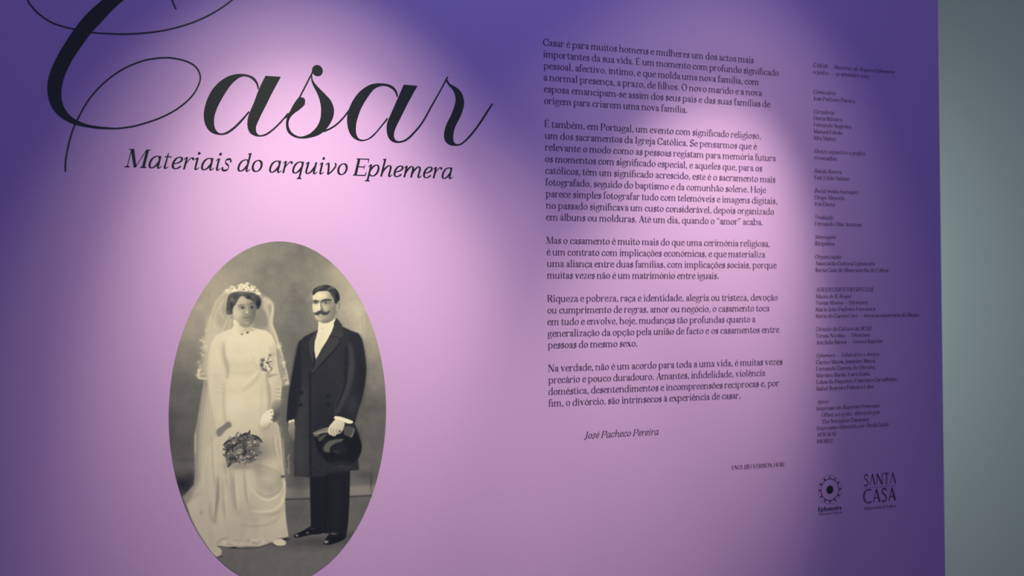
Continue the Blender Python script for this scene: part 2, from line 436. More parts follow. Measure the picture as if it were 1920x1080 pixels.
def italic(c):
    I, O = 66, 24
    en = lambda x, y=XH: nib([(x - 84, y - 96), (x - 40, y - 30), (x, y - 6)], 26, 24)            # entry hairline
    ex = lambda x: vw([(x, 110, 74), (x + 6, 40, 66), (x + 44, 10, 40), (x + 92, 46, 24), (x + 128, 92, 20)])
    bowl = lambda: nib([(372, 372), (330, 444), (250, 456), (140, 392), (80, 250), (78, 100), (130, 16), (200, 14), (290, 90), (372, 250)], 76, 24)
    if c in 'aáãàâ':
        g = bowl() + ln(378, XH - 4, 378, 110, 72) + ex(378)
        return 500, g + ({'á': ACUTE, 'ã': TILDE, 'à': GRAVE, 'â': CIRC}[c](250) if c != 'a' else [])
    if c == 'b':
        return 480, ln(100, ASC - 4, 100, 140, 72) + fl(100, ASC, 72, 50) + nib([(100, 200), (100, 60), (170, 8), (280, 60), (390, 220), (392, 380), (330, 452), (240, 440), (130, 300)], 76, 24)
    if c in 'cç':
        return 400, nib([(340, 366), (310, 440), (230, 456), (130, 390), (76, 240), (92, 76), (180, 8), (270, 36), (350, 116)], 80, 24) + dot(330, 370, 42) + (CEDIL(200) if c == 'ç' else [])
    if c == 'd':
        return 500, bowl() + ln(384, ASC - 4, 378, 110, 72) + fl(384, ASC, 72, 50) + ex(378)
    if c in 'eéê':
        g = nib([(90, 196), (210, 226), (320, 300), (340, 390), (290, 452), (220, 452), (130, 384), (76, 240), (92, 76), (180, 8), (270, 32), (360, 112)], 80, 24)
        return 408, g + ({'é': ACUTE, 'ê': CIRC}[c](210) if c != 'e' else [])
    if c == 'f':
        return 300, vw([(-90, -180, 30), (-30, -214, 30), (50, -170, 56), (100, 0, 72), (130, 300, 74), (150, 560, 66), (200, 690, 40), (270, 716, 28), (320, 680, 30)]) + dot(312, 676, 38) + dot(-84, -172, 36) + rc(40, XH - 26, 260, XH)
    if c == '\ue001':
        a, g = italic('f')
        return 480, g + rc(240, XH - 26, 340, XH) + ln(340, XH, 340, 110, 72) + ex(340)
    if c == 'g':
        return 450, arc(230, 306, 134, 148, 0, 360, 70, 24) + nib([(320, 420), (380, 450), (440, 446)], 30, 26) + nib([(150, 180), (90, 120), (110, 66), (200, 40), (320, 10), (360, -80), (280, -180), (120, -196), (30, -130), (60, -50), (150, 20)], 56, 24)
    if c == 'h':
        return 520, ln(98, ASC - 4, 92, 0, 72) + fl(98, ASC, 72, 50) + nib([(92, 140), (180, 330), (290, 446), (380, 420), (396, 320), (388, 110)], 74, 24) + ex(388)
    if c in 'ií':
        return 262, en(110) + ln(112, XH - 4, 112, 110, 72) + ex(112) + (dot(120, 636, 50) if c == 'i' else ACUTE(120))
    if c == 'j':
        return 256, en(110) + nib([(112, XH), (112, 200), (104, -60), (60, -176), (-10, -206), (-70, -180)], 72, 24) + dot(120, 636, 50)
    if c == 'l':
        return 262, ln(118, ASC - 4, 112, 110, 72) + fl(118, ASC, 72, 50) + ex(112)
    if c == 'm':
        return 790, en(92) + ln(96, XH - 4, 92, 0, 72) + nib([(92, 140), (170, 330), (270, 446), (350, 420), (372, 330), (366, 0)], 74, 24) + nib([(366, 140), (450, 330), (550, 446), (630, 420), (652, 320), (646, 110)], 74, 24) + ex(646)
    if c == 'n':
        return 530, en(92) + ln(96, XH - 4, 92, 0, 72) + nib([(92, 140), (180, 330), (290, 446), (376, 420), (394, 320), (388, 110)], 74, 24) + ex(388)
    if c in 'oóõô':
        g = arc(234, 233, 158, 222, 0, 360, 80, 24, 12)
        return 464, g + ({'ó': ACUTE, 'õ': TILDE, 'ô': CIRC}[c](240) if c != 'o' else [])
    if c == 'p':
        return 500, en(92) + ln(96, XH - 4, 92, DSC + 10, 72) + sf(92, DSC, 92, 70) + nib([(92, 200), (170, 350), (270, 450), (370, 430), (420, 300), (390, 120), (290, 10), (190, 14), (110, 70)], 76, 24)
    if c == 'q':
        return 490, bowl() + ln(378, XH, 372, DSC + 10, 72) + sf(372, DSC, 92, 70)
    if c == 'r':
        return 364, en(92) + ln(96, XH - 4, 92, 0, 72) + nib([(92, 160), (160, 320), (240, 440), (310, 450), (340, 420)], 30, 26) + dot(322, 412, 44)
    if c == 's':
        return 352, nib([(290, 360), (270, 440), (190, 456), (110, 420), (100, 340), (160, 264), (240, 200), (262, 110), (210, 24), (130, 8), (50, 40), (40, 110)], 30, 68) + dot(288, 376, 36) + dot(46, 96, 38)
    if c == 't':
        return 300, ln(124, 590, 112, 110, 40, 72) + ex(112) + rc(28, XH - 26, 262, XH) 
    if c == 'u':
        return 510, en(92) + nib([(96, XH - 4), (88, 250), (84, 100), (120, 16), (190, 18), (290, 120), (372, 300)], 74, 24) + ln(384, XH - 4, 378, 110, 72) + ex(378)
    if c == 'v':
        return 440, en(80) + nib([(84, XH - 4), (120, 330), (150, 120), (160, 0)], 76, 24) + nib([(164, 0), (280, 130), (370, 300), (380, 400), (330, 462)], 60, 24)
    if c == 'x':
        return 440, nib([(40, 420), (110, 456), (170, 380), (230, 90), (300, 8), (380, 60)], 74, 30) + nib([(370, 430), (300, 430), (200, 230), (100, 30), (30, 30)], 26, 24) + dot(366, 424, 34) + dot(36, 36, 34)
    if c == 'z':
        return 400, rc(60, XH - 60, 350, XH) + rc(40, 0, 340, 56) + ln(330, XH - 20, 60, 20, 34)
    if c == 'A':
        return 620, ln(350, CAP + 6, 480, 8, 90, 98) + ln(344, CAP - 10, 60, 10, 28) + rc(160, 222, 440, 248) + sf(60, 0, 84, 30) + sf(480, 0, 96, 96)
    if c == 'V':
        return 610, ln(130, CAP - 8, 264, 0, 98, 88) + ln(560, CAP - 8, 270, 0, 28) + sf(130, CAP, 96, 86, -1) + sf(556, CAP, 84, 30, -1)
    a, g = roman(c)
    return a - 10, g


def sans(c):                                    # light humanist capitals of the logo
    th, tn = 78, 44
    if c == 'S':
        return 470, nib([(390, 560), (330, 660), (220, 686), (120, 620), (110, 500), (190, 400), (320, 310), (370, 190), (320, 60), (190, 6), (60, 50)], 60, 62)
    if c == 'a':                                # A without its bar
        return 560, ln(280, CAP, 492, 0, th, 92) + ln(282, CAP, 70, 0, tn)
    if c == 'A':
        return 560, ln(280, CAP, 492, 0, th, 92) + ln(282, CAP, 70, 0, tn) + rc(130, 210, 430, 250)
    if c == 'N':
        return 640, ln(110, CAP, 100, 0, tn) + ln(110, CAP, 530, -10, th, 90) + ln(535, CAP, 540, 0, tn)
    if c == 'T':
        return 500, ln(250, CAP, 250, 0, th) + rc(20, CAP - 46, 480, CAP)
    if c == 'C':
        return 620, nib([(560, 640), (430, 688), (270, 670), (130, 560), (84, 345), (130, 130), (270, 20), (430, 4), (570, 60)], 84, 50)
    return 200, []


def layout(text, font, slant=0.0, bold=0.0):
    """-> total width, polygons in em/1000"""
    for k, v in LIG.items():
        text = text.replace(k, v)
    x, out = 0.0, []
    for ch in text:
        adv, polys = font(ch)
        out.append((ch, [[(px_ + x + slant * py_, py_) for px_, py_ in p] for p in polys]))
        x += adv
    return x, out


LIFT = 0.0009                                   # the vinyl stands this far off the wall


def film(name, polys, material, parent=None, lift=LIFT, origin=(0, 0, 0)):
    """flat pieces cut from film, given as wall polygons (X, Z), with the film's own thickness"""
    V, F = [], []
    layer, last = 0, ()
    for i, p in enumerate(polys):
        b = len(V)
        if not any(q in last for q in p):          # a new pen stroke lies on its own thin layer
            layer = (layer + 1) % 9
        last = p
        y = -lift - 0.00003 * layer
        V += [(a - origin[0], y - origin[1], c - origin[2]) for a, c in p]
        ar = sum(p[k][0] * p[(k + 1) % len(p)][1] - p[(k + 1) % len(p)][0] * p[k][1] for k in range(len(p)))
        idx = list(range(b, b + len(p)))
        F.append(idx if ar > 0 else idx[::-1])
    return link(name, V, F, material, parent)


def set_line(text, font, em, x0, z0, x1, slant=0.0):
    """polygons of one line of type whose ink runs from wall x0 to x1 on baseline z0; em in metres"""
    w, glyphs = layout(text, font, slant)
    allx = [q[0] for _, ps in glyphs for p in ps for q in p if 1]
    lo, hi = min(allx), max(allx)
    k = (x1 - x0) / (hi - lo)
    return [(ch, [[(x0 + (a - lo) * k, z0 + b * em / 1000.0) for a, b in p] for p in ps]) for ch, ps in glyphs], k * 1000 / em


IT = math.tan(math.radians(13))

# ---------------------------------------------------------------- the big title, letter by letter
def title_poly(L, R, s, ox, oy, n=6):
    """two edges of one pen stroke, traced in photo pixels and laid on the wall plane"""
    A, B = crom(L, n), crom(R, n)
    def resample(P, m):
        d = [0.0]
        for i in range(1, len(P)):
            d.append(d[-1] + math.hypot(P[i][0] - P[i - 1][0], P[i][1] - P[i - 1][1]))
        return [(float(np.interp(d[-1] * k / m, d, [p[0] for p in P])), float(np.interp(d[-1] * k / m, d, [p[1] for p in P]))) for k in range(m + 1)]
    m = 70
    A, B = resample(A, m), resample(B, m)
    A = [wall(x / s + ox, y / s + oy) for x, y in A]
    B = [wall(x / s + ox, y / s + oy) for x, y in B]
    return strip(A, B)


def hair(P, s, ox, oy, w=2.5):
    Q = crom([(x / s + ox, y / s + oy) for x, y in P], 8)
    C = [wall(*q) for q in Q]
    return ribbon(C, [w * 0.00135] * len(C))


def pdot(x, y, r, s, ox, oy):
    cx, cz = wall(x / s + ox, y / s + oy)
    r = r / s * 0.00137
    return [[(cx + r * math.cos(k * math.pi / 16), cz + r * math.sin(k * math.pi / 16)) for k in range(32)]]


Za = (3, 0, 0)
Zb = (3.2, 360, 90)
o = wall(500, 270)
title = thing('title_lettering', 'huge black script title word with swash capital, top left of the violet wall', 'lettering', (o[0], 0, o[1]))
OT = (o[0], 0, o[1])
C_ = title_poly([(1010, -215), (930, -225), (820, -190), (690, -95), (575, 0), (500, 65), (440, 135), (370, 235), (310, 340), (275, 430), (267, 510), (285, 590), (330, 650), (400, 693), (470, 712), (560, 725), (650, 727)],
                [(1010, -208), (950, -205), (870, -155), (785, -80), (697, 0), (640, 50), (575, 120), (510, 190), (455, 265), (400, 350), (360, 440), (345, 520), (355, 590), (390, 645), (440, 680), (520, 706), (650, 719)], *Za)
C_ += hair([(640, 723), (700, 718), (780, 703), (900, 663), (1000, 610), (1080, 540), (1120, 470), (1125, 420), (1100, 375), (1050, 345), (980, 328), (910, 325), (820, 338), (730, 370), (650, 415), (570, 480), (500, 560), (450, 645), (410, 730), (385, 820), (370, 900), (368, 965)], *Za)
C_ += hair([(140, -130), (135, -70), (155, 0), (190, 50), (240, 95), (310, 135), (410, 163), (520, 183), (620, 190), (700, 192), (800, 187), (900, 175), (1000, 153), (1100, 120), (1200, 72), (1305, 0), (1390, -90), (1430, -190)], *Za)
C_ += hair([(1000, -212), (1040, -190), (1040, -140), (1000, -90), (960, -50), (968, 0), (985, 40), (990, 52)], *Za)
film('letter_swash_capital', C_, M_INK, title, origin=OT)
a1 = title_poly([(402, 245), (395, 210), (375, 180), (340, 162), (290, 155), (230, 165), (175, 195), (125, 245), (90, 310), (72, 380), (75, 440), (95, 485), (130, 512), (175, 520), (215, 512), (260, 480), (300, 440), (345, 385)],
                [(394, 247), (386, 216), (363, 188), (335, 172), (300, 170), (265, 190), (230, 225), (190, 285), (155, 350), (135, 410), (133, 460), (145, 495), (170, 512), (205, 504), (250, 473), (295, 428), (340, 378)], *Zb)
a1 += title_poly([(440, 167), (400, 250), (370, 330), (340, 400), (332, 450), (340, 495), (365, 520), (405, 530), (450, 520), (500, 482), (540, 442), (580, 395)],
                 [(532, 173), (480, 270), (440, 350), (405, 420), (385, 470), (385, 500), (395, 518), (412, 523), (447, 511), (495, 475), (535, 434), (574, 389)], *Zb)
film('letter', a1, M_INK, title, origin=OT)
s1 = title_poly([(713, 160), (717, 200), (735, 240), (755, 280), (770, 330), (774, 380), (768, 430), (750, 470), (720, 503), (690, 522), (650, 532), (615, 524), (588, 500), (577, 470), (580, 435), (598, 400), (640, 372), (668, 345)],
                [(720, 160), (726, 195), (752, 230), (792, 270), (832, 315), (850, 360), (850, 400), (835, 440), (805, 485), (760, 520), (700, 538), (650, 541), (610, 531), (578, 507), (565, 475), (565, 435), (577, 400), (600, 360)], *Zb)
s1 += title_poly([(585, 385), (605, 345), (635, 302), (655, 296), (674, 303), (679, 318)], [(600, 400), (625, 375), (650, 362), (665, 350), (675, 338), (679, 318)], *Zb)
s1 += hair([(560, 418), (600, 372), (640, 305), (715, 160), (728, 135)], *Zb, w=2.6) + pdot(752, 135, 31, *Zb)
s1 += hair([(788, 500), (830, 482), (870, 455), (910, 415), (950, 362)], *Zb, w=2.6)
film('letter', s1, M_INK, title, origin=OT)
a2 = title_poly([(1236, 290), (1228, 258), (1205, 230), (1165, 215), (1115, 212), (1065, 222), (1010, 258), (965, 315), (935, 385), (930, 440), (940, 495), (965, 535), (1005, 556), (1045, 553), (1085, 531), (1130, 481), (1175, 426)],
                [(1227, 292), (1219, 266), (1198, 243), (1165, 228), (1130, 228), (1090, 248), (1050, 300), (1015, 360), (990, 430), (983, 480), (987, 520), (1003, 545), (1030, 550), (1060, 540), (1100, 505), (1135, 463), (1170, 418)], *Zb)
a2 += title_poly([(1270, 220), (1230, 310), (1195, 390), (1170, 450), (1168, 500), (1180, 540), (1205, 562), (1240, 568), (1290, 553), (1340, 506), (1387, 446), (1440, 352), (1490, 262), (1538, 174)],
                 [(1352, 227), (1300, 320), (1260, 400), (1225, 470), (1212, 510), (1213, 540), (1225, 555), (1245, 559), (1285, 544), (1333, 498), (1380, 440), (1433, 345), (1484, 257), (1530, 170)], *Zb)
film('letter', a2, M_INK, title, origin=OT)
r1 = title_poly([(1522, 190), (1535, 218), (1560, 245), (1577, 280), (1580, 320), (1570, 360), (1550, 410), (1525, 460), (1512, 510), (1515, 550), (1540, 578), (1580, 586), (1620, 577), (1670, 532), (1722, 466), (1772, 391), (1806, 336)],
                [(1532, 190), (1548, 215), (1590, 240), (1620, 275), (1632, 325), (1625, 370), (1605, 420), (1580, 470), (1568, 515), (1568, 555), (1578, 572), (1595, 577), (1622, 565), (1665, 522), (1715, 458), (1763, 384), (1799, 331)], *Zb)
film('letter', r1, M_INK, title, origin=OT)

# ---------------------------------------------------------------- subtitle in italic letters, each a piece of film
xa, za = wall(233.5, 313.8)
xb, zb = wall(849, 334.6)
zs = wall(540, 324.0)[1]
em_sub = 32.0 / 0.69 * 2.74 / FPX
sub = thing('subtitle_lettering', 'black italic subtitle line under the script title, above the oval photograph', 'lettering', ((xa + xb) / 2, 0, zs))
line, k = set_line('Materiais do arquivo Ephemera', italic, em_sub, xa, zs, xb, IT)
for ch, ps in line:
    if ps:
        film('letter', ps, M_INK, sub, origin=((xa + xb) / 2, 0, zs))

# ---------------------------------------------------------------- body text
Y0, PITCH_PX = 85.2, 21.83
body = {0: ('Casar é para muitos homens e mulheres um dos actos mais', 1413), 1: ('importantes da sua vida. É um momento com profundo significado', 1460),
        2: ('pessoal, afectivo, íntimo, e que molda uma nova família, com', 1422), 3: ('a normal presença, a prazo, de filhos. O novo marido e a nova', 1429),
        4: ('esposa emancipam-se assim dos seus pais e das suas famílias de', 1444), 5: ('origem para criarem uma nova família.', 1288),
        7: ('É também, em Portugal, um evento com significado religioso,', 1426), 8: ('um dos sacramentos da Igreja Católica. Se pensarmos que é', 1419),
        9: ('relevante o modo como as pessoas registam para memória futura', 1455), 10: ('os momentos com significado especial, e aqueles que, para os', 1429),
        11: ('católicos, têm um significado acrescido, este é o sacramento mais', 1453.5), 12: ('fotografado, seguido do baptismo e da comunhão solene. Hoje', 1436),
        13: ('parece simples fotografar tudo com telemóveis e imagens digitais,', 1456.5), 14: ('no passado significava um custo considerável, depois organizado', 1451),
        15: ('em álbuns ou molduras. Até um dia, quando o “amor” acaba.', 1430), 17: ('Mas o casamento é muito mais do que uma cerimónia religiosa,', 1443),
        18: ('é um contrato com implicações económicas, e que materializa', 1435), 19: ('uma aliança entre duas famílias, com implicações sociais, porque', 1456),
        20: ('muitas vezes não é um matrimónio entre iguais.', 1347), 22: ('Riqueza e pobreza, raça e identidade, alegria ou tristeza, devoção', 1458),
        23: ('ou cumprimento de regras, amor ou negócio, o casamento toca', 1443), 24: ('em tudo e envolve, hoje, mudanças tão profundas quanto a', 1416.5),
        25: ('generalização da opção pela união de facto e os casamentos entre', 1461), 26: ('pessoas do mesmo sexo.', 1195),
        28: ('Na verdade, não é um acordo para toda a uma vida, é muitas vezes', 1467), 29: ('precário e pouco duradouro. Amantes, infidelidade, violência', 1435),
        30: ('doméstica, desentendimentos e incompreensões recíprocas e, por', 1460.5), 31: ('fim, o divórcio, são intrínsecos à experiência de casar.', 1388)}
paras = [(0, 5, 'topmost paragraph of the large body text, six lines of dark serif type'),
         (7, 15, 'tallest body text paragraph, nine lines of dark serif type, second from top'),
         (17, 20, 'four line paragraph of large serif type just below the nine line paragraph'),
         (22, 26, 'five line paragraph of large serif type whose last line is short'),
         (28, 31, 'lowest four line paragraph of large serif type, above the italic signature')]
EMB = 18.6 * 2.93 / FPX
for a, b, lab in paras:
    cx, cz = wall(1235, Y0 + PITCH_PX * (a + b) / 2)
    root = thing('text_paragraph', lab, 'text', (cx, 0, cz), 'paragraphs of the body text')
    for i in range(a, b + 1):
        txt, xr = body[i]
        yl = Y0 + PITCH_PX * i
        xl = float(np.interp(yl, [85, 456, 762], [1018.4, 1024.6, 1028.6]))
        X0, Z0 = wall(xl, yl)
        # right end of the same wall height
        yr = yl
        for _ in range(3):
            Xr, Zr = wall(xr, yr)
            yr += (Zr - Z0) * FPX / 3.2
        ps, k = set_line(txt, roman, EMB, X0, Z0, wall(xr, yr)[0])
        film('text_line', [p for _, q in ps for p in q], M_TEXT, root, origin=(cx, 0, cz))


def single(name, label, cat, txt, font, emp, xl, yl, xr, yr, m=M_TEXT, slant=0.0, group=None, parent=None, org=(0, 0, 0)):
    X0, Z0 = wall(xl, yl)
    X1, Z1 = wall(xr, yr)
    z = (Z0 + Z1) / 2
    ps, k = set_line(txt, font, emp, X0, z, X1, slant)
    if parent is None:
        org = (X0, 0, z)
    o = film(name, [p for _, q in ps for p in q], m, parent, origin=org)
    if parent is None:
        o.location = org
        tag(o, label, cat, group)
    return o


single('signature_line', 'italic signature line on its own below the body text', 'text', 'José Pacheco Pereira', italic, EMB, 1095, 822, 1235, 814.5, slant=IT)
single('caption_line', 'small line of capitals alone in the lower right, left of the two logos', 'text', 'ENGLISH VERSION HERE', roman, 7.4 / 0.69 * 3.2 / FPX, 1372, 880, 1472, 873.8)

# ---------------------------------------------------------------- the column of small credits
R_, I_ = roman, italic
cred = [('topmost credit entry, italic exhibition title with its dates below', [(0, 'CASAR — Materiais do Arquivo Ephemera', I_, 1677), (1, '11 junho — 30 setembro 2025', R_, 1629)]),
        ('two line credit entry right under the dates, italic heading over one name', [(4, 'Comissário', I_, 1567), (5, 'José Pacheco Pereira', R_, 1603)]),
        ('five line credit entry in the upper part of the column, italic heading over four names', [(7, 'Curadoria', I_, 1564), (8, 'Dores Ribeiro', R_, 1578.5), (9, 'Fernando Negreira', R_, 1595.5), (10, 'Manuel Falcão', R_, 1579), (11, 'Rita Maltez', R_, 1567.5)]),
        ('two line credit entry for design, its italic heading wider than the name below', [(13, 'Design expositivo e gráfico', I_, 1622), (14, 'vivóeusébio', R_, 1569)]),
        ('two line credit entry for sound, between the design and the social media entries', [(16, 'Banda Sonora', I_, 1577.5), (17, 'Fast Eddie Nelson', R_, 1592)]),
        ('three line credit entry for social media, beside the hot spot of the light', [(19, 'Social media managers', I_, 1610), (20, 'Diogo Almeida', R_, 1583), (21, 'Iris Couto', R_, 1565)]),
        ('two line credit entry for translation, in the middle of the credits column', [(23, 'Tradução', I_, 1562), (24, 'Fernando Dias Antunes', R_, 1615)]),
        ('shortest credit entry, heading and one word, just above the organisation entry', [(26, 'Montagem', I_, 1567), (27, 'Stripeline', R_, 1564.5)]),
        ('three line credit entry for the organisation, last one above the wider gap', [(29, 'Organização', I_, 1577), (30, 'Associação Cultural Ephemera', R_, 1640), (31, 'Santa Casa de Misericórdia de Lisboa', R_, 1666)]),
        ('five line credit entry headed in italic capitals, with the widest line of the column', [(34, 'AGRADECIMENTOS ESPECIAIS', I_, 1637), (35, 'Museu de S. Roque', I_, 1596), (36, 'Teresa Morna — Directora', R_, 1626.5), (37, 'Maria João Pacheco Ferreira e', R_, 1641), (38, 'Maria do Carmo Lino — técnicas superiores do Museu', R_, 1723.5)]),
        ('three line credit entry for the culture department, below the widest line', [(40, 'Direção da Cultura da SCML', I_, 1635.5), (41, 'Teresa Nicolau — Directora', R_, 1631), (42, 'Ana Sofia Santos — Técnica Superior', R_, 1655.5)]),
        ('six line credit entry of volunteers, names separated by commas', [(44, 'Ephemera – Voluntários e Amigos', I_, 1649), (45, 'Carmo Matos, Joaquim Matos,', R_, 1642), (46, 'Fernando Correia de Oliveira,', R_, 1641), (47, 'Mariana Barão, Lara Costa,', R_, 1632), (48, 'Eduardo Pequeno, Francisco Carvalheira,', R_, 1682), (49, 'Isabel Soares e Palmira Lobo', R_, 1638)]),
        ('lowest credit entry, seven lines with two indented, above the eye shaped logo', [(51, 'Apoio', I_, 1553.5), (52, 'Impresso em Soporset Premium', R_, 1649), (53, 'Offset 100 g/m2  oferecido por', R_, 1650), (54, 'The Navigator Company', R_, 1630), (55, 'Impressão oferecida por Onda Grafe', R_, 1666), (56, 'APIGRAF', R_, 1569), (57, 'BIOSEC', R_, 1562.5)])]
EMC = 10.5 * 3.26 / FPX
for lab, lines in cred:
    i0, i1 = lines[0][0], lines[-1][0]
    cx, cz = wall(1580, 125.6 + 12.375 * (i0 + i1) / 2)
    root = thing('credit_block', lab, 'text', (cx, 0, cz), 'credit entries of the right hand column')
    for i, txt, f, xr in lines:
        yl = 125.6 + 12.375 * i
        xl = float(np.interp(yl, [125, 480, 831], [1524.2, 1528.2, 1531.4])) + (9.5 if i in (53, 54) else 0)
        X0, Z0 = wall(xl, yl)
        yr = yl
        for _ in range(3):
            Xr, Zr = wall(xr, yr)
            yr += (Zr - Z0) * FPX / 3.3
        ps, k = set_line(txt, f, EMC, X0, Z0, wall(xr, yr)[0], IT if f is I_ else 0)
        film('heading_line' if f is I_ else 'text_line', [p for _, q in ps for p in q], M_TEXT, root, origin=(cx, 0, cz))

# ---------------------------------------------------------------- the two logos
cx, cz = wall(1555.8, 917.8)
mpp = 3.26 / FPX
eye = thing('eye_logo', 'round logo like an eye with twelve spokes and a black pupil, name beneath', 'logo', (cx, 0, cz), 'logos at the foot of the credits')
OE = (cx, 0, cz)
film('pupil', [[(cx + 7.7 * mpp * math.cos(k * math.pi / 20), cz + 7.7 * mpp * math.sin(k * math.pi / 20)) for k in range(40)]], M_INK, eye, origin=OE)
def ringp(r0, r1, a0=0, a1=360, n=48):
    A = [(cx + r0 * mpp * math.cos(math.radians(a0 + (a1 - a0) * i / n)), cz + r0 * mpp * math.sin(math.radians(a0 + (a1 - a0) * i / n))) for i in range(n + 1)]
    B = [(cx + r1 * mpp * math.cos(math.radians(a0 + (a1 - a0) * i / n)), cz + r1 * mpp * math.sin(math.radians(a0 + (a1 - a0) * i / n))) for i in range(n + 1)]
    return strip(A, B)
film('inner_ring', ringp(19.6, 20.7), M_INK, eye, origin=OE)
dots = []
for k in range(48):
    if k % 4:
        a = k * 7.5 + 90
        dots += ringp(26.1, 26.8, a - 1.8, a + 1.8, 2)
film('outer_dotted_ring', dots, M_TEXT, eye, origin=OE)
for k in range(12):
    a = math.radians(90 + 30 * k)
    film('spoke', ribbon([(cx + 20 * mpp * math.cos(a), cz + 20 * mpp * math.sin(a)), (cx + 26 * mpp * math.cos(a), cz + 26 * mpp * math.sin(a))], [1.9 * mpp] * 2), M_INK, eye, origin=OE)
def bolder(c):
    a, g = roman(c)
    return a, g + [[(x + 40, y) for x, y in p] for p in g] + [[(x + 20, y + 14) for x, y in p] for p in g]
single('logo_name', None, None, 'Ephemera', bolder, 11.6 * mpp, 1533.8, 959, 1578, 955.4, M_INK, parent=eye, org=OE)
single('logo_small_line', None, None, 'Associação Cultural', roman, 6.2 * mpp, 1534, 966, 1578, 962.2, parent=eye, org=OE)

cx, cz = wall(1649, 915)
mp2 = 3.36 / FPX
low = thing('capitals_logo', 'logo of two stacked words in tall thin capitals, split by a fine rule', 'logo', (cx, 0, cz), 'logos at the foot of the credits')
OL = (cx, 0, cz)
single('logo_upper_word', None, None, 'SaNTa', sans, 20.6 / .69 * mp2, 1619.6, 910.6, 1679.6, 906, M_INK, parent=low, org=OL)
single('logo_lower_word', None, None, 'CASA', sans, 24.2 / .69 * mp2, 1618.6, 942.8, 1679.6, 938.6, M_INK, parent=low, org=OL)
X0, Z0 = wall(1619.6, 914.6); X1, Z1 = wall(1679.6, 910.6)
film('logo_rule', [[(X0, (Z0 + Z1) / 2 - .25 * mp2), (X1, (Z0 + Z1) / 2 - .25 * mp2), (X1, (Z0 + Z1) / 2 + .25 * mp2), (X0, (Z0 + Z1) / 2 + .25 * mp2)]], M_TEXT, low, origin=OL)
single('logo_small_line', None, None, 'Misericórdia de Lisboa', roman, 8.2 * mp2, 1620, 955.6, 1679.6, 951, parent=low, org=OL)

# ---------------------------------------------------------------- the oval photograph: a flat print, its tones drawn in code
CX0, CY0, CW, CH, Q = 306, 440, 428, 666, 2.5      # canvas origin, size (photo pixels) and samples per pixel
NX, NY = int(CW * Q), int(CH * Q)
canvas = np.zeros((NY, NX))
region = {}
rs = np.random.RandomState(4)


def cv(pts, s=3.176, ox=310.0, oy=440.0):           # sketch units -> canvas samples
    return [((x / s + ox - CX0) * Q, (y / s + oy - CY0) * Q) for x, y in pts]


def blur1(a, s):
    if s < 0.25:
        return a
    r = max(1, int(3 * s))
    k = np.exp(-0.5 * (np.arange(-r, r + 1) / s) ** 2)
    k /= k.sum()
    p = np.pad(a, ((r, r), (0, 0)), 'edge')
    a = sum(k[i] * p[i:i + a.shape[0]] for i in range(2 * r + 1))
    p = np.pad(a, ((0, 0), (r, r)), 'edge')
    return sum(k[i] * p[:, i:i + a.shape[1]] for i in range(2 * r + 1))


def window(P, pad):
    x = [p[0] for p in P]
    y = [p[1] for p in P]
    return max(0, int(min(x) - pad)), min(NX, int(max(x) + pad) + 2), max(0, int(min(y) - pad)), min(NY, int(max(y) + pad) + 2)


def poly_mask(P, f):
    x0, x1, y0, y1 = window(P, 4 * f + 3)
    if x1 <= x0 or y1 <= y0:
        return None
    X, Y = np.meshgrid(np.arange(x0, x1) + 0.5, np.arange(y0, y1) + 0.5)
    ins = np.zeros(X.shape, bool)
    for i in range(len(P)):
        (ax, ay), (bx, by) = P[i - 1], P[i]
        if ay == by:
            continue
        c = ((ay > Y) != (by > Y)) & (X < (bx - ax) * (Y - ay) / (by - ay) + ax)
        ins ^= c
    return x0, x1, y0, y1, blur1(ins.astype(float), f)


def lay(m, tone, alpha, reg=None):
    if m is None:
        return
    x0, x1, y0, y1, a = m
    w = canvas[y0:y1, x0:x1]
    t = tone(x0, x1, y0, y1) if callable(tone) else tone
    canvas[y0:y1, x0:x1] = w * (1 - a * alpha) + t * a * alpha
    if reg:
        r = region.setdefault(reg, np.zeros((NY, NX), bool))
        r[y0:y1, x0:x1] |= a > 0.5


def closed(P, n=4):
    P = P[-2:] + P + P[:2]
    C = crom(P, n)
    return C[2 * n:-(2 * n)]


def shape(pts, tone, alpha=1.0, f=0.5, s=3.176, ox=310.0, oy=440.0, smooth=True, reg=None):
    P = cv(pts, s, ox, oy)
    if smooth:
        P = closed(P)
    lay(poly_mask(P, f * Q), tone, alpha, reg)


def stroke(pts, w, tone, alpha=1.0, f=0.5, s=3.176, ox=310.0, oy=440.0, reg=None, taper=True):
    C = crom(cv(pts, s, ox, oy), 5)
    n = len(C)
    W = [w / s * Q * ((0.35 + 0.65 * math.sin(math.pi * (i + .5) / n)) if taper else 1) for i in range(n)]
    L, R = [], []
    for q in ribbon(C, W):
        L.append(q[0]); R.append(q[3])
    L.append(ribbon(C, W)[-1][1]); R.append(ribbon(C, W)[-1][2])
    lay(poly_mask(L + R[::-1], f * Q), tone, alpha, reg)


def blob(x, y, rx, ry, tone, alpha=1.0, s=3.176, ox=310.0, oy=440.0):
    (cx, cy), = cv([(x, y)], s, ox, oy)
    rx, ry = rx / s * Q, ry / s * Q
    x0, x1, y0, y1 = window([(cx - rx, cy - ry), (cx + rx, cy + ry)], 1.6 * max(rx, ry))
    if x1 <= x0 or y1 <= y0:
        return
    X, Y = np.meshgrid(np.arange(x0, x1), np.arange(y0, y1))
    a = np.exp(-0.5 * (((X - cx) / rx * 1.35) ** 2 + ((Y - cy) / ry * 1.35) ** 2))
    lay((x0, x1, y0, y1, a), tone, alpha)


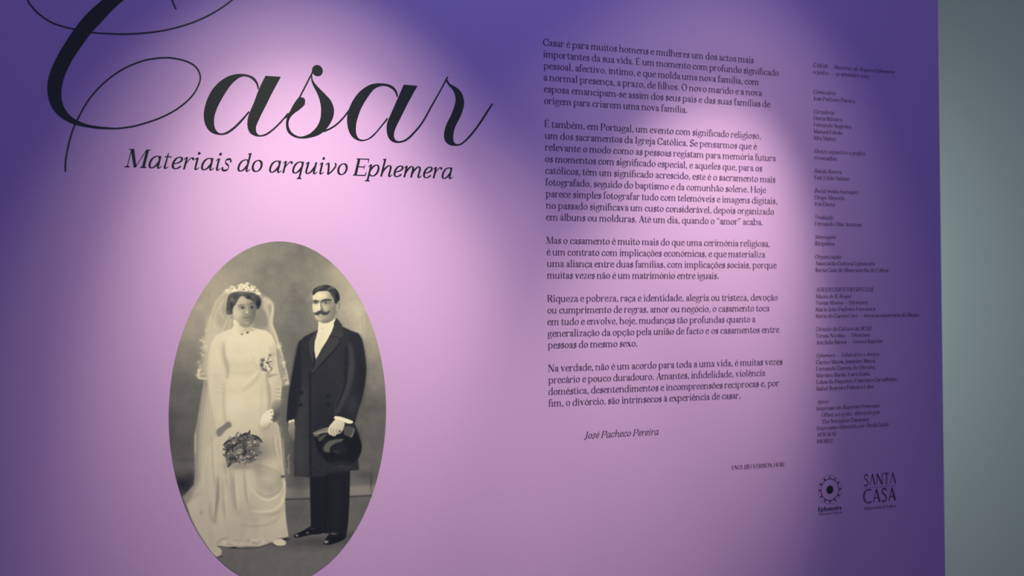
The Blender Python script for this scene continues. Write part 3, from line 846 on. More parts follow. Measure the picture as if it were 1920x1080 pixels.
def clouds(scale, seed):
    r = np.random.RandomState(seed)
    a = r.rand(int(NY / scale) + 4, int(NX / scale) + 4)
    yy, xx = np.arange(NY) / scale, np.arange(NX) / scale
    yi, xi = yy.astype(int), xx.astype(int)
    fy, fx = (yy - yi)[:, None], (xx - xi)[None]
    fy, fx = fy * fy * (3 - 2 * fy), fx * fx * (3 - 2 * fx)
    g = lambda j, i: a[(yi + j)[:, None], (xi + i)[None]]
    return (g(0, 0) * (1 - fy) * (1 - fx) + g(0, 1) * (1 - fy) * fx + g(1, 0) * fy * (1 - fx) + g(1, 1) * fy * fx) - 0.5


def grad(x0v, y0v, t0, x1v, y1v, t1, s=3.176, ox=310.0, oy=440.0):
    (ax, ay), (bx, by) = cv([(x0v, y0v), (x1v, y1v)], s, ox, oy)
    def f(x0, x1, y0, y1):
        X, Y = np.meshgrid(np.arange(x0, x1), np.arange(y0, y1))
        k = np.clip(((X - ax) * (bx - ax) + (Y - ay) * (by - ay)) / ((bx - ax) ** 2 + (by - ay) ** 2), 0, 1)
        return t0 + (t1 - t0) * k
    return f


# painted studio backdrop, tones at control points (photo pixel x, y, tone)
ctrl = [(520, 460, .45), (450, 490, .52), (400, 540, .60), (600, 480, .45), (640, 520, .60), (665, 575, .67), (690, 650, .54), (703, 700, .43), (550, 520, .44), (565, 580, .40), (550, 640, .37),
        (545, 720, .38), (360, 600, .58), (345, 680, .48), (335, 740, .38), (326, 790, .30), (335, 850, .34), (345, 880, .40), (340, 905, .22), (705, 760, .33), (706, 830, .32), (690, 870, .36), (700, 895, .34),
        (548, 800, .38), (545, 860, .33), (500, 540, .47), (530, 500, .42), (620, 545, .50), (680, 610, .62), (470, 560, .5), (560, 470, .42), (320, 720, .42), (390, 570, .62), (655, 545, .66),
        (600, 900, .34), (560, 900, .36)]
gy, gx = np.mgrid[0:NY:8, 0:NX:8]
num = np.zeros(gx.shape)
den = np.zeros(gx.shape) + 1e-9
for x, y, t in ctrl:
    d2 = (gx / Q + CX0 - x) ** 2 + (gy / Q + CY0 - y) ** 2
    w = 1.0 / (d2 + 250.0) ** 1.5
    num += w * t
    den += w
base = num / den
yy, xx = np.arange(NY) / 8.0, np.arange(NX) / 8.0
yi, xi = np.minimum(yy.astype(int), base.shape[0] - 2), np.minimum(xx.astype(int), base.shape[1] - 2)
fy, fx = (yy - yi)[:, None], (xx - xi)[None]
canvas[:] = base[yi][:, xi] * (1 - fy) * (1 - fx) + base[yi][:, xi + 1] * (1 - fy) * fx + base[yi + 1][:, xi] * fy * (1 - fx) + base[yi + 1][:, xi + 1] * fy * fx
canvas += 0.05 * clouds(90, 1) + 0.04 * clouds(34, 2) + 0.022 * clouds(12, 3)
U = dict(s=3.176, ox=310.0, oy=440.0)
# studio floor
shape([(0, 1560), (1400, 1545), (1400, 2150), (0, 2150)], grad(0, 1560, .36, 0, 2050, .38), 1, 1.0, smooth=False)
shape([(690, 1515), (900, 1508), (1290, 1490), (1290, 1545), (1000, 1562), (690, 1572)], .50, .85, 2.2)
stroke([(690, 1577), (950, 1568), (1260, 1552)], 9, .17, .9, .8, taper=False)
blob(760, 1660, 160, 60, .30, .6); blob(1200, 1640, 90, 60, .30, .5)
blob(900, 1830, 260, 36, .22, .75); blob(1130, 1790, 80, 26, .2, .6)
canvas += 0.03 * clouds(20, 5) * (np.arange(NY)[:, None] > (930 - CY0) * Q)
shape([(60, 1330), (165, 1328), (165, 1350), (70, 1352)], .28, .5, 1.6)
blob(110, 1480, 70, 40, .16, .95); blob(150, 1450, 30, 40, .2, .8)
blob(1225, 1470, 8, 50, .2, .7); blob(1180, 1430, 60, 22, .24, .6)
for k in range(10):
    stroke([(1070 + k * 14, 470 + 10 * (k % 3)), (1075 + k * 14, 560)], 5, .55 if k % 2 else .72, .25, 1.2)
blob(1160, 590, 40, 60, .72, .5)
blob(330, 330, 120, 90, .66, .4)

# ---- the groom
G = 'printed_groom'
coat = [(1018, 500), (1050, 545), (1100, 568), (1150, 588), (1172, 625), (1186, 700), (1196, 800), (1188, 880), (1168, 990), (1138, 1080), (1128, 1125), (1150, 1180), (1168, 1260), (1148, 1340), (1154, 1402), (1100, 1406),
        (1095, 1600), (1086, 1730), (1074, 1800), (1000, 1795), (968, 1780), (930, 1770), (866, 1745), (862, 1600), (858, 1446), (766, 1438), (766, 1110), (724, 1116), (722, 1070), (734, 950), (752, 850), (778, 720), (796, 635), (830, 604), (905, 568), (960, 520)]
shape(coat, .165, 1, .55, reg=G, smooth=False)
blob(800, 1290, 60, 250, .215, .9); blob(820, 1000, 45, 160, .20, .8)
blob(1010, 760, 120, 160, .175, .8)
stroke([(862, 820), (862, 1000), (866, 1440)], 12, .10, .95, 1.2, taper=False)
blob(960, 1150, 80, 120, .14, .7)
shape([(735, 950), (775, 700), (800, 640), (805, 900), (770, 1100), (725, 1105)], .10, .8, 2.5)
shape([(866, 1445), (960, 1440), (960, 1780), (900, 1765), (868, 1745)], .075, 1, 1.2, smooth=False)
shape([(965, 1420), (1098, 1410), (1094, 1600), (1086, 1730), (1072, 1805), (1010, 1790), (970, 1780)], .08, 1, 1.2, smooth=False)
stroke([(1020, 1450), (1025, 1600), (1010, 1780)], 60, .11, .8, 3)
stroke([(962, 1430), (960, 1600), (958, 1775)], 16, .04, .9, 1.5, taper=False)
# right sleeve
shape([(1100, 600), (1160, 600), (1190, 720), (1196, 810), (1185, 900), (1140, 1075), (1125, 1120), (1065, 1100), (1006, 1078), (1040, 985), (1080, 900), (1082, 780), (1070, 700)], .15, .9, 1.6)
stroke([(1095, 640), (1110, 760), (1085, 900), (1040, 1010), (1015, 1075)], 40, .235, .75, 3.2)
stroke([(1075, 660), (1075, 780), (1068, 900), (1020, 1030)], 12, .08, .85, 1.8)
blob(1168, 840, 22, 130, .09, .8)
blob(1110, 1010, 40, 60, .20, .6)
# lapels, shirt
shape([(905, 572), (868, 612), (856, 668), (866, 720), (884, 772), (893, 742), (888, 650), (912, 580)], .205, 1, .7)
shape([(1018, 500), (1052, 560), (1062, 600), (1030, 618), (1038, 640), (1000, 690), (940, 752), (878, 828), (874, 790), (900, 730), (945, 665), (985, 590)], .20, 1, .7, smooth=False)
stroke([(1040, 640), (1000, 694), (942, 756), (876, 836)], 6, .07, .9, .8)
stroke([(960, 612), (1005, 608), (1034, 618)], 4, .12, .8, .6)
stroke([(884, 700), (886, 760), (880, 800)], 7, .07, .9, .8)
shape([(914, 512), (906, 580), (889, 640), (888, 690), (896, 742), (908, 722), (930, 680), (962, 630), (990, 578), (1016, 508), (1000, 498), (960, 522)], .83, 1, .6, smooth=False)
stroke([(934, 530), (924, 600), (906, 700)], 20, .80, .8, 1.2)
stroke([(928, 545), (938, 548)], 5, .62, .9, .8)
stroke([(955, 560), (935, 620), (915, 690)], 4, .72, .8, 1.0)
for bx, by in ((808, 940), (804, 1012), (966, 960), (968, 1010)):
    blob(bx, by, 9, 8, .05, .95)
# groom's head
H = dict(s=8.31, ox=560.0, oy=510.0)
shape([(316, 740), (318, 830), (420, 860), (500, 800), (580, 700), (560, 620)], .62, 1, .5, reg=G, **H)
shape([(225, 340), (219, 400), (216, 470), (213, 530), (222, 600), (238, 655), (262, 715), (300, 762), (340, 785), (392, 797), (452, 786), (520, 745), (570, 680), (588, 610), (600, 560), (610, 480), (590, 400), (530, 320), (440, 280), (300, 290)],
      grad(250, 500, .77, 590, 600, .44, **H), 1, .45, reg=G, **H)
blob(330, 370, 110, 60, .84, .8, **H); blob(300, 560, 60, 90, .86, .7, **H); blob(420, 560, 50, 50, .72, .6, **H)
blob(520, 640, 60, 100, .45, .8, **H); blob(440, 760, 130, 30, .42, .85, **H); blob(570, 560, 30, 90, .42, .6, **H)
blob(520, 400, 50, 70, .52, .7, **H)
shape([(592, 480), (628, 462), (660, 488), (654, 545), (620, 590), (585, 605), (578, 560)], .58, 1, .45, reg=G, **H)
stroke([(600, 500), (635, 490), (632, 540), (600, 580)], 14, .38, .8, .4, **H)
stroke([(604, 476), (628, 466), (650, 482), (652, 520)], 8, .66, .6, .5, **H)
shape([(220, 362), (212, 318), (240, 262), (300, 228), (370, 205), (440, 200), (520, 226), (590, 275), (630, 350), (640, 430), (612, 468), (590, 494), (562, 486), (548, 430), (505, 350), (452, 298), (370, 298), (300, 308), (252, 345), (232, 362)], .19, 1, .5, reg=G, **H)
stroke([(450, 290), (470, 262), (520, 245), (560, 262)], 20, .40, .85, .6, **H)
stroke([(260, 290), (330, 240), (400, 225)], 26, .34, .7, 1.0, **H)
stroke([(460, 300), (520, 330), (570, 430)], 14, .32, .6, .8, **H)
blob(600, 380, 26, 60, .10, .8, **H)
stroke([(218, 456), (262, 450), (316, 462)], 32, .20, .95, .8, **H)
stroke([(336, 476), (380, 446), (450, 436), (512, 440)], 38, .20, .95, .8, **H)
blob(330, 470, 22, 30, .45, .5, **H)
blob(262, 476, 44, 20, .26, .9, **H); blob(432, 474, 58, 22, .30, .85, **H)
blob(446, 468, 12, 8, .74, .8, **H); blob(424, 472, 13, 12, .15, .9, **H); blob(266, 474, 14, 10, .15, .9, **H)
blob(262, 505, 30, 12, .70, .6, **H); blob(432, 508, 40, 12, .56, .7, **H)
stroke([(346, 470), (350, 520), (362, 570), (378, 600)], 34, .42, .8, .9, **H)
blob(360, 590, 24, 26, .30, .7, **H)
stroke([(322, 470), (318, 530), (312, 590)], 24, .90, .8, .6, **H)
stroke([(300, 606), (340, 612), (384, 600)], 14, .30, .9, .4, **H)
shape([(224, 624), (250, 636), (288, 618), (326, 604), (350, 600), (394, 614), (430, 622), (458, 610), (484, 594), (470, 642), (430, 672), (384, 674), (342, 654), (306, 674), (262, 674), (236, 652)], .20, .95, .8, **H)
stroke([(300, 690), (335, 696), (378, 688)], 12, .42, .6, .7, **H)
blob(330, 740, 40, 18, .72, .7, **H); stroke([(290, 760), (340, 788), (400, 800), (470, 788)], 14, .36, .9, .6, **H)
shape([(312, 768), (308, 850), (304, 930), (392, 940), (470, 900), (540, 800), (582, 716), (560, 735), (500, 775), (440, 798), (380, 800)], .83, 1, .5, smooth=False, reg=G, **H)
stroke([(300, 900), (370, 870), (360, 960)], 10, .74, .7, .8, **H)
blob(372, 880, 14, 10, .66, .9, **H)
shape([(588, 712), (622, 752), (680, 828), (640, 960), (560, 900), (545, 800)], .19, 1, .5, smooth=False, reg=G, **H)
# hands, cuffs, gloves, hat
shape([(733, 1108), (768, 1098), (768, 1118), (734, 1126)], .82, 1, .45, smooth=False, reg=G)
shape([(736, 1126), (768, 1118), (768, 1226), (748, 1210), (730, 1160)], grad(730, 1130, .55, 765, 1220, .36), 1, .7, reg=G)
HAT = 'printed_hat'
shape([(880, 1190), (905, 1165), (960, 1160), (1060, 1170), (1110, 1165), (1142, 1192), (1166, 1240), (1166, 1290), (1140, 1340), (1090, 1372), (1010, 1374), (955, 1352), (915, 1300), (896, 1240)], .06, 1, .8, reg=HAT)
stroke([(925, 1300), (950, 1345), (1000, 1372)], 7, .20, .9, .8)
shape([(944, 1290), (945, 1262), (975, 1228), (1055, 1214), (1050, 1232), (1020, 1240), (985, 1265), (975, 1300)], .33, .95, 1.2)
shape([(980, 1270), (1040, 1240), (1070, 1260), (1070, 1300), (1020, 1300)], .12, .9, 1.6)
stroke([(990, 1288), (1020, 1292), (1042, 1304)], 12, .24, .8, 1.5)
blob(1050, 1372, 52, 22, .19, .9); blob(1130, 1240, 30, 60, .045, .9)
stroke([(930, 1300), (946, 1240), (970, 1215)], 8, .20, .8, 1.0)
shape([(876, 1184), (905, 1166), (975, 1146), (985, 1176), (940, 1182), (890, 1196)], .42, 1, .6, reg=HAT)
stroke([(886, 1188), (930, 1176), (975, 1166)], 5, .60, .9, .5)
stroke([(884, 1196), (900, 1200), (920, 1190)], 10, .34, .9, .6)
shape([(905, 1215), (940, 1190), (965, 1188), (930, 1226), (912, 1230)], .24, 1, .8, reg=HAT)
shape([(1064, 1142), (1124, 1150), (1116, 1196), (1100, 1202), (1062, 1188)], .26, 1, .7, reg=HAT)
stroke([(1124, 1156), (1112, 1198), (1096, 1202)], 7, .50, .9, .6)
shape([(1014, 1098), (1064, 1112), (1062, 1150), (1046, 1180), (1020, 1190), (1010, 1200), (990, 1196), (972, 1186), (968, 1160), (985, 1128)], grad(985, 1120, .80, 1040, 1190, .66), 1, .5, reg=G)
for a, b in (((985, 1150), (988, 1194)), ((1000, 1156), (1006, 1196)), ((1018, 1160), (1022, 1188)), ((1036, 1160), (1036, 1180))):
    stroke([a, b], 4, .46, .85, .4)
blob(1038, 1172, 7, 7, .22, .9)
shape([(1006, 1082), (1040, 1084), (1080, 1096), (1116, 1112), (1108, 1124), (1080, 1122), (1040, 1104), (1004, 1096)], .88, 1, .5, reg=G)
# groom's shoes
shape([(862, 1738), (900, 1742), (940, 1764), (930, 1780), (860, 1788), (790, 1804), (766, 1800), (770, 1784), (820, 1762)], .055, 1, .6, reg=G)
blob(782, 1790, 9, 6, .62, .9); blob(846, 1774, 8, 6, .44, .9); blob(874, 1750, 16, 6, .24, .8)
shape([(985, 1770), (1040, 1772), (1076, 1790), (1068, 1812), (1030, 1830), (980, 1846), (948, 1846), (942, 1830), (962, 1800)], .055, 1, .6, reg=G)
blob(957, 1828, 12, 8, .66, .95); blob(1000, 1780, 24, 8, .32, .9); stroke([(946, 1844), (980, 1850), (1030, 1838)], 5, .3, .7, .6)

# ---- the bride
B = 'printed_bride'
veil = [(370, 325), (330, 360), (300, 400), (275, 470), (258, 520), (240, 590), (222, 660), (212, 740), (200, 800), (196, 850), (232, 860), (215, 950), (200, 1040), (188, 1120), (170, 1200), (172, 1300), (176, 1400), (170, 1490), (104, 1560), (122, 1604), (300, 1604), (420, 1300), (560, 1100),
        (640, 980), (690, 905), (740, 895), (726, 820), (700, 740), (682, 670), (668, 600), (640, 530), (648, 470), (642, 410), (615, 372), (560, 352), (480, 320)]
shape(veil, .68, .62, .8, reg=B, smooth=False)
shape([(262, 900), (236, 1000), (214, 1150), (200, 1300), (196, 1450), (160, 1560), (320, 1600), (330, 1200), (290, 1000)], .73, .85, 5)
for k in range(14):
    x = 196 + 8 * k
    stroke([(x + 30, 900), (x + 8, 1120), (x - 6, 1420)], 5, .84 if k % 2 else .58, .35, 1.0)
shape([(262, 480), (236, 600), (222, 740), (236, 850), (262, 850), (300, 700), (330, 560)], .74, .6, 3)
stroke([(360, 340), (305, 400), (262, 520), (240, 600)], 12, .74, .6, 1.5)
for pts in ([(350, 380), (300, 470), (290, 560)], [(380, 480), (345, 560), (330, 600)], [(390, 500), (372, 580)], [(330, 400), (330, 460), (350, 500)]):
    stroke(pts, 9, .80, .45, 1.2)
stroke([(345, 420), (350, 470)], 26, .56, .6, 3)
stroke([(610, 385), (640, 430), (628, 520), (655, 600), (690, 700), (715, 800), (735, 885)], 12, .80, .75, 1.2)
stroke([(590, 390), (600, 450), (615, 520), (640, 590)], 26, .74, .6, 2.5)
shape([(560, 430), (600, 470), (610, 540), (560, 560), (525, 545), (545, 480)], .47, .8, 2.2)
for k in range(70):                                   # lace edge of the veil
    t = rs.rand()
    if k % 2:
        x, y = 232 - 30 * t + rs.randn() * 9, 560 + 280 * t
    else:
        x, y = 672 + 50 * t + rs.randn() * 9, 640 + 250 * t
    blob(x, y, 5 + 6 * rs.rand(), 5 + 6 * rs.rand(), .80 if rs.rand() < .6 else .52, .5)
stroke([(200, 800), (198, 850), (250, 858)], 14, .84, .8, .8)
# dress and skirt
dress = [(430, 525), (408, 555), (345, 578), (300, 602), (272, 650), (256, 720), (250, 800), (254, 880), (262, 960), (278, 1040), (296, 1100), (306, 1180), (300, 1215), (268, 1240), (240, 1300), (222, 1400), (208, 1500), (160, 1560), (126, 1606), (150, 1680), (190, 1760), (240, 1840),
         (278, 1900), (306, 1920), (334, 1906), (336, 1880), (312, 1852), (360, 1860), (430, 1862), (480, 1856), (560, 1856), (632, 1832), (650, 1842), (690, 1852), (716, 1846), (716, 1826), (692, 1812), (734, 1796), (722, 1720), (714, 1640), (712, 1560), (716, 1480), (708, 1400), (694, 1300), (688, 1220),
         (676, 1140), (652, 1100), (676, 1060), (680, 990), (690, 930), (692, 880), (668, 800), (658, 720), (650, 640), (636, 600), (600, 572), (540, 560), (505, 552)]
shape(dress, grad(300, 600, .81, 500, 1850, .69), 1, .8, reg=B, smooth=False)
blob(450, 640, 150, 60, .86, .7); blob(300, 1750, 110, 90, .69, .8); blob(420, 1000, 80, 160, .84, .6)
for k in range(60):
    x, y = 300 + 360 * rs.rand(), 620 + 480 * rs.rand()
    blob(x, y, 18 + 30 * rs.rand(), 10 + 30 * rs.rand(), .74 if k % 2 else .86, .28)
for k in range(80):
    x, y = 220 + 470 * rs.rand(), 1260 + 560 * rs.rand()
    blob(x, y, 12 + 16 * rs.rand(), 30 + 60 * rs.rand(), .60 if k % 2 else .76, .22)
# arms and folds of the bodice
stroke([(345, 640), (350, 720), (372, 800), (366, 860)], 20, .54, .75, 2.4)
stroke([(318, 640), (330, 720), (352, 790)], 12, .70, .5, 2.4)
stroke([(268, 680), (256, 800), (262, 960), (292, 1090)], 14, .72, .5, 1.6)
for y in (835, 852, 870, 890, 912, 940):
    stroke([(285, y + 6), (315, y - 4), (350, y + 12)], 5, .66, .6, 1.0)
stroke([(352, 870), (348, 980), (352, 1080), (366, 1120)], 16, .60, .6, 2.4)
blob(300, 1000, 22, 110, .76, .5)
blob(480, 780, 90, 30, .72, .5)
blob(470, 1180, 100, 60, .72, .5)
stroke([(375, 820), (450, 830), (520, 815), (570, 800)], 26, .70, .6, 3.5)
stroke([(360, 700), (440, 694), (560, 690)], 6, .74, .5, 2)
stroke([(470, 720), (475, 760), (500, 800)], 10, .72, .5, 2)
for k, d in enumerate((0, 14, 28)):
    stroke([(518 - d * .2, 720 + d), (530, 762 + d * .7), (560, 790 + d * .3), (582, 786)], 5, .62 if k != 1 else .86, .7, .9)
stroke([(572, 806), (548, 850), (500, 900), (450, 930)], 20, .66, .65, 2.4)
stroke([(560, 800), (520, 850), (460, 890)], 8, .88, .6, 1.2)
stroke([(576, 830), (576, 950), (572, 1080), (590, 1060)], 18, .70, .6, 2.6)
stroke([(600, 830), (615, 900), (622, 1000), (610, 1080)], 30, .56, .7, 2.6)
for k in range(5):
    stroke([(440, 960 + 26 * k), (490, 975 + 26 * k), (550, 962 + 26 * k)], 5, .74, .45, 1.4)
# right arm
shape([(622, 640), (650, 640), (664, 760), (692, 880), (690, 940), (682, 992), (636, 990), (632, 920), (612, 850), (608, 760)], grad(620, 800, .80, 690, 820, .70), .9, 1.0)
stroke([(612, 850), (640, 836), (670, 832)], 8, .46, .75, 1.2)
stroke([(606, 800), (620, 850)], 26, .5, .7, 2.2)
stroke([(618, 660), (640, 720), (650, 790)], 14, .62, .7, 2)
for k in range(8):
    stroke([(660, 905 + 11 * k), (688, 912 + 11 * k)], 4, .50 if k % 2 else .84, .7, .6)
stroke([(640, 640), (652, 720), (640, 700)], 8, .5, .5, 1.4)
# corsage
for k in range(16):
    blob(575 + 55 * rs.rand(), 735 + 70 * rs.rand(), 11, 9, .24, .8)
for k in range(22):
    a = rs.rand()
    blob(586 + 44 * rs.rand(), 720 + 86 * a, 6, 6, .88, .95)
blob(598, 806, 7, 7, .2, .9); blob(572, 775, 8, 12, .18, .9); blob(622, 718, 9, 9, .3, .8)
# hands
shape([(640, 990), (682, 994), (684, 1040), (672, 1090), (648, 1120), (636, 1100), (628, 1040)], grad(640, 1000, .62, 680, 1060, .30), 1, .8)
shape([(634, 1036), (644, 1066), (630, 1100), (616, 1130), (596, 1150), (566, 1132), (576, 1080), (600, 1052)], .88, 1, .5)
for k in range(7):
    blob(628 + 8 * rs.rand(), 1046 + 11 * k, 5, 4, .25 if k % 2 else .95, .8)
stroke([(640, 1110), (660, 1090), (680, 1110)], 8, .3, .7, 1)
stroke([(590, 1140), (600, 1160), (628, 1120)], 8, .36, .6, 1.2)
shape([(312, 1204), (304, 1166), (340, 1138), (376, 1112), (396, 1138), (360, 1164), (330, 1200)], .44, .95, 1.2)
blob(340, 1250, 40, 50, .74, .6)
# skirt drapery
stroke([(560, 1160), (640, 1140), (690, 1180)], 50, .62, .6, 5)
shape([(560, 1150), (640, 1140), (686, 1220), (696, 1330), (640, 1340), (580, 1300)], .62, .6, 6)
stroke([(470, 1352), (560, 1370), (640, 1400), (705, 1440)], 6, .50, .6, 1.6)
stroke([(470, 1348), (560, 1362), (640, 1390)], 5, .80, .6, 1.2)
shape([(520, 1385), (620, 1400), (700, 1445), (690, 1500), (640, 1540), (560, 1500)], .57, .65, 6)
blob(610, 1455, 50, 34, .74, .6)
stroke([(702, 1452), (704, 1500), (660, 1560), (610, 1580), (560, 1560), (500, 1500)], 9, .84, .85, 1.1)
stroke([(690, 1470), (690, 1520), (640, 1550), (590, 1556), (540, 1530)], 12, .56, .7, 2.0)
stroke([(714, 1470), (712, 1540), (690, 1600), (640, 1640), (560, 1650), (500, 1640)], 10, .82, .8, 1.4)
stroke([(712, 1600), (690, 1640), (630, 1668), (550, 1664)], 14, .55, .65, 2.2)
stroke([(704, 1640), (660, 1700), (590, 1730), (500, 1736), (440, 1720)], 8, .54, .6, 1.8)
stroke([(450, 1690), (540, 1700), (640, 1690)], 12, .62, .5, 3)
stroke([(700, 1600), (690, 1700), (660, 1770)], 18, .74, .5, 3)
for x, t, w in ((388, .56, 20), (440, .76, 14), (470, .60, 16), (520, .74, 16), (380, .54, 10)):
    stroke([(x, 1395), (x + 8, 1480), (x + 22, 1580), (x + 50, 1680)], w, t, .5, 3.2)
stroke([(310, 1440), (312, 1540), (300, 1640), (290, 1720)], 18, .46, .75, 2.0)
for x, y0, y1, w in ((340, 1460, 1700, 8), (405, 1420, 1640, 10), (470, 1400, 1600, 10), (350, 1250, 1500, 8), (276, 1200, 1500, 8), (640, 1200, 1330, 10), (668, 1180, 1340, 8)):
    stroke([(x, y0), (x + 6, (y0 + y1) / 2), (x + 18, y1)], w, .52, .5, 1.8)
    stroke([(x + 14, y0), (x + 20, (y0 + y1) / 2), (x + 32, y1)], w, .84, .45, 1.8)
stroke([(296, 1560), (290, 1640), (296, 1700)], 8, .80, .6, 1.4)
stroke([(262, 1590), (268, 1660), (276, 1720)], 14, .56, .6, 2.4)
stroke([(232, 1300), (228, 1420), (236, 1560), (224, 1680)], 12, .74, .6, 3)
stroke([(250, 1300), (246, 1440), (250, 1580)], 10, .60, .45, 3)
stroke([(200, 1240), (185, 1330), (188, 1450)], 14, .56, .6, 2.2)
stroke([(180, 1180), (176, 1300)], 8, .76, .7, 1.2)
blob(214, 1655, 8, 14, .56, .6); blob(360, 1440, 20, 16, .76, .5)
stroke([(126, 1606), (160, 1570), (210, 1530)], 14, .58, .6, 2)
stroke([(700, 1210), (706, 1330), (722, 1420)], 6, .80, .6, 1)
blob(700, 1440, 12, 7, .16, .9)
for k in range(12):
    stroke([(722 + 10 * rs.rand(), 1318 + 10 * k), (738 + 6 * rs.rand(), 1306 + 10 * k)], 4, .74, .7, .5, reg=None)
# hem and shoe
for k in range(26):
    x = 330 + 350 * rs.rand()
    blob(x, 1822 + 24 * rs.rand() - (x - 330) * .02, 10, 8, .56 if k % 2 else .78, .5)
stroke([(300, 1852), (330, 1815), (380, 1806)], 8, .5, .6, 1.4)
stroke([(310, 1856), (430, 1868), (560, 1862), (630, 1838), (652, 1850), (716, 1852)], 6, .20, .85, .9, taper=False)
blob(410, 1862, 22, 5, .10, .95); blob(708, 1812, 26, 7, .12, .9)
shape([(640, 1830), (680, 1812), (704, 1818), (718, 1836), (706, 1850), (660, 1850)], .76, 1, .6)
stroke([(306, 1924), (340, 1912)], 8, .14, .8, 1)
# bouquet
K = dict(s=5.685, ox=360.0, oy=770.0)
BQ = 'printed_bouquet'
for k in range(44):
    a = 6.283 * k / 44 + rs.rand() * .1
    r0, r1 = .80, 1.0 + .22 * rs.rand()
    stroke([(540 + 170 * r0 * math.cos(a), 410 + 135 * r0 * math.sin(a)), (540 + 178 * r1 * math.cos(a + .12), 410 + 142 * r1 * math.sin(a + .12))], 20, rs.choice([.22, .3, .42]), .9, .5, reg='printed_bouquet', **K)
blob(700, 440, 120, 110, .42, .75, **K); blob(520, 590, 150, 40, .46, .6, **K)
shape([(335, 360), (400, 305), (480, 290), (560, 235), (600, 240), (615, 205), (625, 250), (680, 265), (755, 340), (710, 330), (700, 440), (690, 520), (640, 550), (540, 545), (440, 560), (380, 612), (370, 560), (352, 480), (370, 400), (400, 372), (345, 385)], .40, 1, .6, smooth=False, reg=BQ, **K)
for k in range(190):
    x, y = 370 + 320 * rs.rand(), 270 + 270 * rs.rand()
    if (x - 540) ** 2 / 185 ** 2 + (y - 410) ** 2 / 150 ** 2 > 1:
        continue
    a = rs.rand() * 6.28
    L = 20 + 40 * rs.rand()
    t = rs.choice([.17, .24, .30, .44, .58, .68], p=[.32, .2, .16, .12, .12, .08])
    stroke([(x, y), (x + L * .5 * math.cos(a) + 6, y + L * .5 * math.sin(a)), (x + L * math.cos(a + .5), y + L * math.sin(a + .5))], 14, t, .9, .45, **K)
for pts in ([(340, 362), (390, 320), (410, 315)], [(480, 300), (560, 250), (600, 245), (618, 208)], [(640, 262), (700, 285), (750, 338)], [(360, 470), (380, 410), (430, 380)], [(430, 440), (440, 380), (520, 330)], [(385, 600), (410, 545), (420, 500)], [(545, 500), (560, 440), (580, 420)]):
    stroke(pts, 24, .19, .95, .5, **K)
for x, y in ((500, 450), (620, 370), (670, 340), (600, 490), (660, 450), (610, 340), (680, 500), (520, 500)):
    blob(x, y, 20, 17, .68, .9, **K)
    stroke([(x - 16, y + 12), (x, y + 20), (x + 18, y + 8)], 8, .24, .8, .5, **K)
for k in range(6):
    stroke([(380 + 8 * k, 520 + 4 * k), (372 + 7 * k, 590 - 8 * k)], 6, .66 if k % 2 else .28, .8, .5, **K)
# bride's head
H = dict(s=8.31, ox=400.0, oy=510.0)
shape([(330, 740), (318, 830), (300, 910), (420, 960), (560, 930), (660, 900), (600, 880), (585, 800)], grad(320, 850, .84, 620, 880, .66, **H), 1, .8, reg=B, **H)
shape([(298, 620), (302, 550), (345, 450), (420, 370), (520, 380), (620, 440), (664, 540), (664, 610), (645, 700), (612, 780), (560, 838), (500, 850), (430, 825), (370, 775), (320, 710)],
      grad(330, 600, .71, 650, 640, .42, **H), 1, .7, reg=B, **H)
blob(470, 440, 90, 50, .72, .7, **H); blob(380, 640, 60, 80, .76, .6, **H); blob(630, 640, 46, 120, .40, .8, **H); blob(600, 740, 60, 50, .42, .6, **H); blob(520, 830, 90, 24, .52, .6, **H)
shape([(205, 655), (203, 560), (215, 450), (240, 370), (300, 322), (380, 306), (480, 308), (560, 312), (640, 326), (700, 362), (742, 425), (745, 490), (715, 560), (680, 588), (664, 560), (650, 500), (600, 450), (530, 410), (470, 376), (430, 376), (390, 420), (350, 500), (305, 560), (298, 640), (290, 655), (240, 662)], .25, 1, .8, reg=B, **H)
for k in range(26):
    t = k / 25.0
    stroke([(225 + 150 * t, 600 - 210 * t), (250 + 190 * t, 420 - 70 * t), (420 + 200 * t, 330 + 20 * t)], 7, .40 if k % 2 else .14, .35, .5, **H)
blob(300, 430, 46, 36, .46, .8, **H); blob(250, 520, 20, 50, .34, .7, **H); blob(230, 630, 22, 24, .5, .6, **H); stroke([(250, 400), (300, 350), (380, 330)], 20, .36, .7, .8, **H)
blob(440, 330, 50, 16, .42, .8, **H); blob(620, 380, 30, 24, .32, .8, **H); blob(540, 400, 34, 20, .12, .85, **H); blob(700, 490, 34, 60, .10, .85, **H)
blob(280, 520, 26, 60, .16, .7, **H); blob(330, 400, 20, 40, .16, .7, **H)
stroke([(384, 540), (420, 514), (484, 516)], 18, .36, .85, .6, **H)
stroke([(548, 510), (600, 490), (650, 500)], 20, .30, .85, .6, **H)
blob(446, 552, 56, 34, .46, .6, **H); blob(600, 546, 56, 36, .38, .65, **H)
blob(540, 540, 22, 40, .52, .6, **H)
blob(452, 557, 21, 17, .14, .9, **H); blob(600, 549, 21, 17, .13, .9, **H)
blob(426, 560, 9, 6, .58, .5, **H); blob(624, 553, 9, 6, .46, .5, **H)
stroke([(415, 552), (448, 536), (484, 556)], 8, .2, .8, .3, **H); stroke([(566, 548), (600, 530), (636, 544)], 8, .2, .8, .3, **H)
blob(450, 600, 40, 14, .68, .6, **H)
stroke([(552, 520), (556, 590), (562, 640)], 18, .48, .6, .7, **H)
stroke([(522, 520), (522, 590), (518, 636)], 24, .76, .6, 1.0, **H); blob(522, 630, 18, 15, .84, .7, **H)
stroke([(484, 648), (524, 662), (562, 646)], 16, .42, .7, .7, **H)
